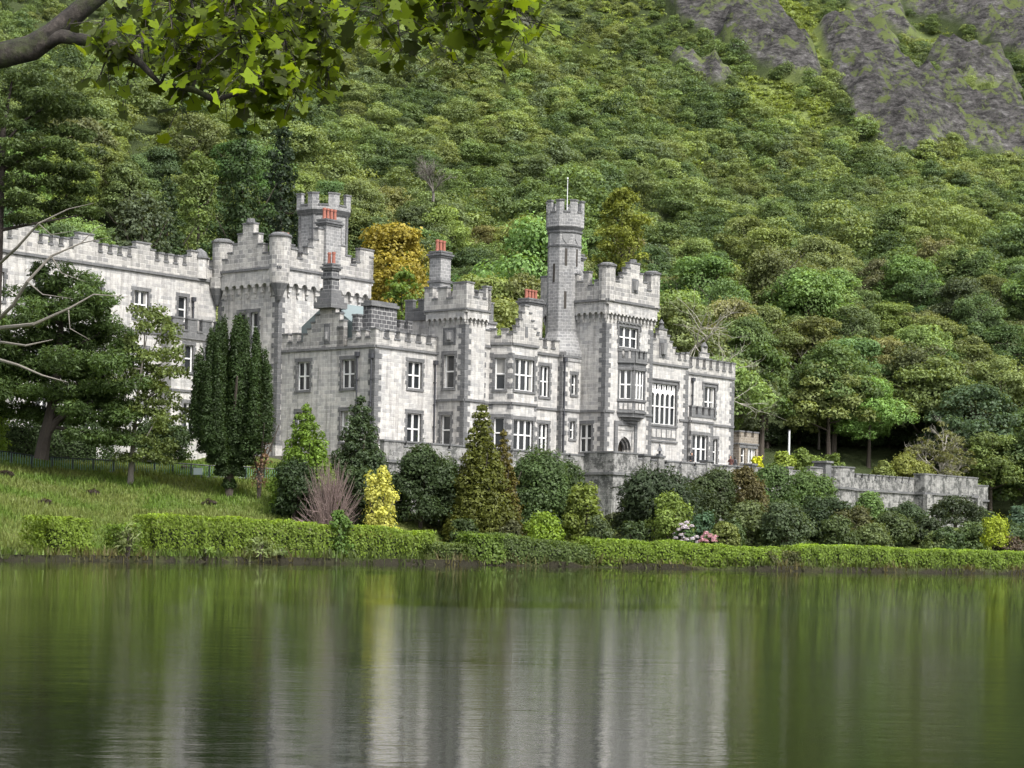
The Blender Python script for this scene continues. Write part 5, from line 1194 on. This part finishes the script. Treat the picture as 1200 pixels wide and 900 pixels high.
mb = MB(); mb.cone(0, 0, .13, .13, zof(923, 505, 212)-8.32, zof(923, 505, 212)-8.22, 10); mb.build('cap', M['trim'], r2)
q = wld(25.0, -9.7); r2 = empty('lantern', *q, 9.31); tag(r2, 'small black lantern finial on the terrace wall pier right of the bastion', 'lantern'); mb = MB(); mb.cone(0, 0, .3, .26, 0, .18, 8); mb.cone(0, 0, .1, .1, .18, .4, 8); mb.cone(0, 0, .34, .06, .4, .85, 4, ph=.78); mb.cone(0, 0, .1, .02, .85, 1.05, 8); mb.build('lamp_body', M['lead'], r2)

# ------------------------------------------------------------------ people on the terrace
def person(label, px, d, z, coat, hair, face_az, seed, pose=0):
    X, Y = at(px, d)
    joints = {'pelvis': (0, 0, .95, .15, .11), 'chest': (0, .01, 1.3, .17, .12), 'neck': (0, 0, 1.5, .06, .06), 'head': (0, -.02, 1.62, .095, .1), 'top': (0, -.01, 1.72, .08, .085),
        'hl': (.1, 0, .88, .1, .1), 'kl': (.11, -.03, .48, .07, .07), 'al': (.11, .03, .08, .045, .045), 'tl': (.11, -.14, .03, .04, .03),
        'hr': (-.1, 0, .88, .1, .1), 'kr': (-.11, -.02, .48, .07, .07), 'ar': (-.11, .04, .08, .045, .045), 'tr': (-.11, -.13, .03, .04, .03),
        'sl': (.19, .01, 1.42, .07, .07), 'el': (.26, .03, 1.14, .05, .05), 'wl': (.22, -.14, .95, .033, .033), 'fl': (.2, -.2, .9, .03, .02),
        'sr': (-.19, .01, 1.42, .07, .07), 'er': (-.26, .03, 1.14, .05, .05), 'wr': (-.2, -.18, 1.0+.2*pose, .033, .033), 'fr': (-.17, -.25, 1.0+.24*pose, .03, .02)}
    E = [('pelvis', 'chest'), ('chest', 'neck'), ('neck', 'head'), ('head', 'top'), ('pelvis', 'hl'), ('hl', 'kl'), ('kl', 'al'), ('al', 'tl'), ('pelvis', 'hr'), ('hr', 'kr'), ('kr', 'ar'), ('ar', 'tr'),
         ('chest', 'sl'), ('sl', 'el'), ('el', 'wl'), ('wl', 'fl'), ('chest', 'sr'), ('sr', 'er'), ('er', 'wr'), ('wr', 'fr')]
    K = list(joints); me = bpy.data.meshes.new('person'); me.from_pydata([joints[k][:3] for k in K], [(K.index(a), K.index(b)) for a, b in E], [])
    o = bpy.data.objects.new('person', me); COL.objects.link(o); md = o.modifiers.new('skin', 'SKIN')
    for i, k in enumerate(K): me.skin_vertices[0].data[i].radius = joints[k][3:5]; me.skin_vertices[0].data[i].use_root = (k == 'pelvis')
    sb = o.modifiers.new('sub', 'SUBSURF'); sb.levels = 2; sb.render_levels = 2
    dg = bpy.context.evaluated_depsgraph_get(); nm = bpy.data.meshes.new_from_object(o.evaluated_get(dg)); o.modifiers.clear(); o.data = nm
    nm.materials.clear()
    for x in (plain_mat('skin', (.45, .27, .19), .6, .05), plain_mat('coat', coat, .9, .15), plain_mat('trousers', (.03, .032, .04), .9, .1)): nm.materials.append(x)
    for pl in nm.polygons:
        c = pl.center; pl.material_index = 0 if c.z > 1.5 or (c.y < -.17 and .8 < c.z < 1.3) else (1 if c.z > .85 else 2); pl.use_smooth = True
    o.location = (X, Y, z); o.rotation_euler = (0, 0, face_az); tag(o, label, 'person')
    mb = MB(); mb.cone(0, .03, .1, .115, 1.52, 1.66, 12); mb.cone(0, .02, .115, .05, 1.66, 1.77, 12); mb.build('hair', plain_mat('hair', hair, .6, .2), o, smooth=True)
person('person in black coat with dark hair standing behind the terrace wall near the triple window', 809, 186.5, 8.32, (.02, .02, .022), (.015, .012, .01), .5, 1)
person('person in dark red brown top on the terrace near the castle end', 855, 191.5, 8.32, (.09, .035, .03), (.05, .025, .012), -.6, 2, 1)
person('person in grey top beside the one in red brown at the castle end', 860, 192.5, 8.32, (.08, .08, .09), (.02, .015, .01), 2.2, 3)

# ------------------------------------------------------------------ wood on the hillside
TONES = [('mid green', (.125, .180, .062)), ('pale yellow green', (.19, .245, .085)), ('dark green', (.080, .122, .048)), ('olive green', (.145, .19, .068)), ('grey green', (.135, .18, .085)), ('yellowish green', (.17, .205, .07))]
protos = []
for i in range(9):
    rg = np.random.default_rng(200+i); R_ = 5.0; Ht = 11.5+rg.uniform(-1.5, 1.5)
    e = dome(rg, R_, Ht*.78, Ht*.2, 38, .22+.04*(i % 3), .66, 1.12, .28)
    V, T = foliage(e, .62, .28, rg, depth=.3, jit=.32); protos.append((V, T*1.0, limbs(rg, Ht, R_, .28, 7)))
first = {}
def wood_tree(i, x, y, z, sc, szz, rz, tone, label, group='trees of the hillside wood', name='broadleaf_tree'):
    root = empty(name, x, y, z, rz); root.scale = (sc, sc, sc*szz); tag(root, label, 'tree', group)
    if i not in first:
        V, T, mbt = protos[i]; c = quads_obj('crown', V, T, M['leaf'], root); t = mbt.build('trunk', M['bark'], root); first[i] = (c.data, t.data)
    else:
        c = bpy.data.objects.new('crown', first[i][0]); t = bpy.data.objects.new('trunk', first[i][1]); COL.objects.link(c); COL.objects.link(t); c.parent = root; t.parent = root
    c.color = (*tone, 1)
rg = np.random.default_rng(99); cand = []
Yr = 190.0
while Yr < 640:
    t = Yr-200; sp = 8.2 if t < 60 else (6.6 if t < 160 else 5.2); half = Yr*.252+34
    x = -half+rg.uniform(0, sp)
    while x < half:
        X = x+rg.uniform(-.4, .4)*sp; Y = Yr+rg.uniform(-.4, .4)*sp
        yb = 205+.42*X
        if Y > yb-4: cand.append((X, Y, sp))
        x += sp
    Yr += sp*.88
C_ = np.array(cand); GZ = ground(C_[:, 0], C_[:, 1]); ZN = hillzone(C_[:, 0], C_[:, 1], GZ); PX, PY = project(C_[:, 0], C_[:, 1], GZ)
tonef = fbm(C_[:, 0]*.05+7, C_[:, 1]*.05); reg = [(0, 250, 'behind the far left wing'), (250, 450, 'behind the great left tower'), (450, 640, 'behind the castle middle'), (640, 780, 'behind the entrance tower'), (780, 960, 'past the castle end'), (960, 2000, 'above the far terrace wall')]
specials = [(275, 240), (455, 222), (720, 300)]
things = []; far = []
for k, (X, Y, sp) in enumerate(C_):
    if 872 < PX[k] < 1050 and Y < 205+.42*X+9: continue
    if 1040 <= PX[k] < 1150 and Y < 205+.42*X+8: continue
    if ZN[k] == 1 and rg.uniform() < .93: continue
    if ZN[k] == 2 and rg.uniform() < .8: continue
    upper = max(0, 1-(PY[k]+20)/150) if PX[k] > 620 else max(0, 1-(PY[k]+60)/150)
    sz = sp/8.4*rg.uniform(.85, 1.35)*(1-.45*upper)
    if rg.uniform() < .08: sz *= 1.25
    tf = tonef[k]+rg.normal()*.13; ti = 2 if tf < .3 else (0 if tf < .45 else (3 if tf < .52 else (4 if tf < .58 else (1 if tf < .70 else 5))))
    if rg.uniform() < .12: ti = int(rg.integers(0, 6))
    (things if len(things) < 290 and -50 < PX[k] < 1250 else far).append((X, Y, GZ[k], sz, ti, PX[k], ZN[k]))
for k, (X, Y, z, sz, ti, px, zn) in enumerate(things):
    where = next(r[2] for r in reg if px < r[1]); tn, tc = TONES[ti]; tc = tuple(c*rg.uniform(.85, 1.2) for c in tc)
    t = Y-(205+.42*X); lvl = 'at the foot of the hill' if t < 14 else 'low on the hill' if t < 34 else 'partway up the hill'
    size_w = 'large' if sz > 1.15 else 'small' if sz < .85 else 'medium'
    wood_tree(k % 9, X, Y, z-.3, sz, rg.uniform(.85, 1.15), rg.uniform(0, 6.28), tc, f'{size_w} {tn} tree {lvl} {where}')
low = []
for i in range(6):
    r2_ = np.random.default_rng(300+i); low.append(foliage(dome(r2_, 5.0, 8.6, 1.0, 15, .33, .62, 1.12, .25), .38, .4, r2_, depth=.25, lo=-.15, jit=.32))
VV = []; TT = []; CC = []
for k, (X, Y, z, sz, ti, px, zn) in enumerate(far):
    V, T = low[k % 6]; a = rg.uniform(0, 6.28); c, s = math.cos(a), math.sin(a); s_ = sz*(.55 if zn == 2 else 1)
    hz = rg.uniform(.75, 1.1); q = np.stack([(V[..., 0]*c-V[..., 1]*s)*s_+X, (V[..., 0]*s+V[..., 1]*c)*s_+Y, V[..., 2]*s_*hz+z-.6], -1)
    if Y > 420: sel = rg.uniform(size=len(q)) < .62; q = q[sel]; cen = q.mean(1, keepdims=True); q = cen+(q-cen)*1.25; T_ = T[sel]
    else: T_ = T
    VV.append(q); TT.append(T_); tc = np.array(TONES[ti][1])*rg.uniform(.8, 1.25); CC.append(np.repeat(tc[None], len(q), 0))
o = quads_obj('far_wood', np.concatenate(VV), np.concatenate(TT), M['leaf_far'], tint=np.concatenate(CC)); tag(o, 'dense green wood covering the upper mountainside', kind='stuff')
# low scrub on the open heights
N_ = 42000; X = rg.uniform(-10, 170, N_); Y = rg.uniform(300, 640, N_); Z = ground(X, Y); PX, PY = project(X, Y, Z); ZN = hillzone(X, Y, Z)
k = (PX > 560) & (PX < 1260) & (PY < 210) & (PY > -60) & ((ZN == 2) | ((ZN == 1) & (fbm(X*.09, Y*.09) > .45)) | ((ZN == 0) & (rg.uniform(size=N_) < .3)))
X, Y, Z, ZN = X[k], Y[k], Z[k], ZN[k]; base = foliage(dome(np.random.default_rng(5), 1.3, 1.3, 0, 4, .5, .7), .25, .5, np.random.default_rng(6), lo=-.1)
VV = []; TT = []; CC = []
for i in range(len(X)):
    V, T = base; a = rg.uniform(0, 6.28); c, s = math.cos(a), math.sin(a); s_ = rg.uniform(.6, 1.5)
    VV.append(np.stack([(V[..., 0]*c-V[..., 1]*s)*s_+X[i], (V[..., 0]*s+V[..., 1]*c)*s_+Y[i], V[..., 2]*s_*.8+Z[i]-.1], -1)); TT.append(T)
    tc = np.array([(.22, .28, .07), (.15, .19, .055), (.15, .14, .07)][int(rg.integers(0, 3)) if ZN[i] == 1 else (0 if rg.uniform() < .7 else 1)])*rg.uniform(.8, 1.2); CC.append(np.repeat(tc[None], len(V), 0))
if VV: o = quads_obj('heath_scrub', np.concatenate(VV), np.concatenate(TT), M['leaf_far'], tint=np.concatenate(CC)); tag(o, 'low bracken and heather on the rocky heights', kind='stuff')

# trees of the wood that stand out
def special(name, label, px, d, ytop, wpx, col, seed, kind='dome', nl=46, leaf=.36, cb=.18, **kw):
    H_, R_ = size_of(px, d, ytop, wpx); rg_ = np.random.default_rng(seed)
    e = conifer_ells(rg_, R_, H_, 1.0, 14, 11, pw=.75, lobe=.28) if kind == 'cone' else dome(rg_, R_, H_*(.98-cb), H_*cb, nl, .25, .65, 1.1, .22)
    return plant(name, label, 'tree', px, d, e, .62, leaf, col, seed, wood=limbs(rg_, H_, R_, .35, 7), **kw)
special('conifer_tree', 'big dark green pointed conifer behind the great left tower', 277, 226, 150, 66, (.05, .085, .03), 401, 'cone')
special('conifer_tree', 'very dark cedar standing right of the big pointed conifer', 322, 240, 128, 52, (.03, .05, .024), 402, 'cone')
special('conifer_tree', 'dark conifer on the slope behind the far left wing', 190, 232, 200, 46, (.05, .08, .03), 403, 'cone')
special('broadleaf_tree', 'autumn yellow orange tree between the great left tower and tall chimney', 452, 206, 232, 64, (.29, .245, .045), 404, nl=70)
special('broadleaf_tree', 'yellow green tree turning autumnal behind the tall triple potted chimney', 492, 212, 262, 30, (.23, .23, .05), 414)
special('broadleaf_tree', 'fresh light green tree below the autumn yellow one', 466, 198, 290, 34, (.13, .20, .04), 405)
special('broadleaf_tree', 'ochre green round tree on the slope right of the flagpole', 722, 285, 202, 38, (.19, .22, .04), 406)
special('broadleaf_tree', 'large pale ochre green tree above the far battlemented wall', 1010, 262, 395, 46, (.14, .145, .04), 407)
special('broadleaf_tree', 'broad rounded green tree between castle end and far bastion', 1080, 246, 440, 50, (.085, .125, .035), 408)
special('broadleaf_tree', 'tall spreading green tree with dark hollow beneath, beyond the annexe', 975, 236, 398, 62, (.095, .145, .045), 409, cb=.27, nl=60)
special('broadleaf_tree', 'leafy tree close behind the end of the castle', 890, 228, 385, 40, (.075, .12, .032), 410, cb=.16)
special('broadleaf_tree', 'grey green open tree behind the far left wing', 160, 215, 196, 46, (.085, .11, .06), 411)
special('broadleaf_tree', 'pale green rounded tree on the slope right of the tall pine', 225, 262, 150, 34, (.13, .18, .05), 412)
special('broadleaf_tree', 'bright green tree at the edge behind the far bastion', 1170, 244, 510, 34, (.06, .10, .04), 413)
def bare(label, px, d, ytop, mat, seed, r0, depth=5, kids=4, spread=.6, ybase=None, leaves=None):
    X, Y = at(px, d); z0 = gz(X, Y) if ybase is None else zof(px, ybase, d); H_ = zof(px, ytop, d)-z0
    root = empty('bare_tree', X, Y, z0); tag(root, label, 'tree'); rg_ = np.random.default_rng(seed)
    mbt = twig_tree(rg_, H_, 0, r0, depth, kids, spread); zmax = max(v[2] for v in mbt.v); k = H_/zmax
    mbt.v = [(a*k*1.1, b*k*1.1, c*k) for a, b, c in mbt.v]; mbt.build('branches', M[mat], root)
    if leaves:
        V, T = foliage([(v[0], v[1], v[2], .5, .5, .35, 1) for v in mbt.v[::max(1, len(mbt.v)//120)] if v[2] > H_*.3], .35, .25, rg_); c = quads_obj('crown', V, T, M['leaf'], root); c.color = (*leaves, 1)
bare('dead lichen covered tree with pale twisted branches behind the right gable', 797, 207, 335, 'paletwig', 501, .34, 5, 4, .75)
bare('grey leafless tree in the wood above the tall chimney', 500, 262, 178, 'greytwig', 502, .16, 5, 5, .5, ybase=236)
bare('pale half bare willow tree behind the far battlemented wall', 1095, 231, 482, 'paletwig', 503, .28, 5, 5, .4, leaves=(.15, .16, .06))
bare('thin grey dead tree standing in the wood beyond the annexe', 958, 238, 405, 'greytwig', 504, .12, 4, 3, .6)

# ------------------------------------------------------------------ overhanging maple by the photographer
mp = empty('maple_tree', -8.2, 13.5, .3); tag(mp, 'overhanging maple branch with bright green lobed leaves close to the viewer', 'maple tree')
MX, MY, MZ = -8.2, 13.5, .3; rg = np.random.default_rng(600)
def W3(px, py, d): r = ray(px, py); return Vector((r[0]*d-MX, d-MY, EYE+r[1]*d-MZ))
mb = MB()
tube(mb, [(0, 0, -.5), (0, 0, .6), (.1, 0, 2.2), (.5, 0, 3.8), (1.0, .1, 5.2), (1.4, .2, 7.5), (1.6, .3, 9.5)], [.42, .36, .32, .28, .22, .13, .05], 12)
tube(mb, [(.45, 0, 3.6), (1.6, .2, 3.9), W3(-160, 150, 13.8), W3(-20, 72, 13.8), W3(35, 58, 13.8), W3(62, 40, 13.8), W3(90, 15, 13.8), W3(125, -12, 13.8), W3(170, -60, 14), W3(300, -95, 14.2), W3(450, -80, 14.4), W3(600, -70, 14.6)],
     [.15, .12, .105, .09, .085, .075, .065, .055, .045, .035, .025, .012], 10)
tube(mb, [W3(30, 60, 13.8), W3(68, 46, 13.75), W3(110, 50, 13.7), W3(140, 58, 13.7), W3(165, 75, 13.6), W3(190, 95, 13.6), W3(225, 107, 13.5), W3(252, 116, 13.5), W3(280, 112, 13.5), W3(305, 100, 13.5)], [.04, .045, .036, .031, .027, .024, .021, .018, .013, .006], 8)
for i_, q_ in enumerate(mb.v):
    nz_ = (fbm(np.array([q_[0]*7+q_[2]*3]), np.array([q_[1]*9+q_[2]*6]))[0]-.47)*.09; q2 = Vector(q_); mb.v[i_] = (q_[0]+nz_, q_[1]+nz_*.5, q_[2]+nz_*1.1)
br = mb.build('trunk', M['mossbark'], mp, smooth=True)
twg = MB(); LV = []
def leafpoly(c, nrm, up, s):
    nrm = nrm.normalized(); b = (up-up.dot(nrm)*nrm).normalized(); a = nrm.cross(b)
    O = [(0, -.40), (.22, -.44), (.46, -.36), (.40, -.1), (.60, .16), (.33, .20), (.24, .36), (0, .60), (-.24, .36), (-.33, .20), (-.60, .16), (-.40, -.1), (-.46, -.36), (-.22, -.44)]
    pts = [c+a*(x*s)+b*(-y*s)*-1*(-1)+nrm*(-abs(x)*s*.28-abs(y)*s*.1) for x, y in O]
    return pts
def spray(p0, p1, n, drop=.1, sag=.12):
    mid = (p0+p1)/2+Vector((0, 0, sag)); tube(twg, [p0, mid, p1], [.012, .009, .004], 5)
    for i in range(n):
        t = rg.uniform(.15, 1.05); q = p0.lerp(mid, t*2) if t < .5 else mid.lerp(p1, t*2-1)
        c = q+Vector((rg.normal()*.11, rg.normal()*.14, -abs(rg.normal())*drop)); tube(twg, [q, (q+c)/2+Vector((0, 0, .02)), c], [.0035, .003, .0025], 3)
        nrm = Vector((rg.normal()*.6, -.45+rg.normal()*.5, .55+rg.normal()*.4)); up = Vector((rg.normal()*.7, rg.normal()*.4, -1))
        LV.append((leafpoly(c, nrm, up, rg.uniform(.065, .13)), rg.choice([.2, .32, .5, .9, 1.25])*rg.uniform(.85, 1.15)))
anch = [(200, -30, 14), (240, -40, 14.2), (290, -50, 14), (340, -60, 14.2), (370, -60, 14.3), (150, -20, 13.9)]
for (a, b, n_) in [((190, -20), (205, 60), 14), ((215, -20), (235, 75), 18), ((240, -30), (265, 62), 18), ((260, -30), (290, 90), 22), ((290, -30), (320, 70), 20), ((310, -30), (345, 105), 22), ((340, -30), (375, 70), 20), ((350, -20), (392, 45), 14), ((370, -20), (385, 92), 16),
                   ((252, 116), (300, 62), 14), ((225, 107), (250, 55), 12), ((280, 112), (345, 92), 16), ((305, 100), (318, 138), 6), ((290, 108), (300, 118), 5), ((190, 95), (225, 48), 12), ((165, 75), (170, 40), 9), ((140, 58), (118, 88), 5), ((110, 50), (135, 35), 7), ((165, 75), (150, 92), 4), ((225, 107), (212, 122), 3),
                   ((150, -20), (175, 20), 10), ((200, -20), (300, 20), 26), ((280, -20), (380, 15), 26), ((120, -15), (150, 15), 6),
                   ((430, -60), (445, 30), 12), ((450, -60), (470, 55), 15), ((480, -60), (500, 40), 16), ((500, -60), (530, 72), 18), ((530, -60), (550, 35), 16), ((550, -60), (580, 60), 18), ((570, -60), (612, 35), 18), ((600, -60), (618, 10), 14), ((440, -40), (540, 5), 22), ((520, -40), (610, 8), 24), ((430, -40), (440, 15), 7)]:
    dd = 14+rg.uniform(-.9, .9)*(0 if b[1] == a[1] else 1); p0 = W3(*a, 13.6 if a[1] > 0 else dd); p1 = W3(*b, dd); spray(p0, p1, int(n_*3.2))
nl_ = len(LV); V = np.array([[tuple(p) for p in q[0]] for q in LV]); T = np.array([q[1] for q in LV])
cx_ = V[:, :, 0].mean(1) > W3(408, 40, 14).x
for k_ in (cx_, ~cx_): quads_obj('leaves', V[k_], T[k_], M['maple'], mp, k=14)
for sgn in (0, 1):
    m2 = MB(); keep = [f for f in twg.f if (twg.v[f[0]][0] > W3(408, 40, 14).x) == bool(sgn)]; ids = {}
    for f in keep:
        for i in f: ids.setdefault(i, len(ids))
    m2.v = [twg.v[i] for i in ids]; m2.f = [tuple(ids[i] for i in f) for f in keep]; m2.m = [0]*len(keep); m2.build('twigs', M['mossbark'], mp)
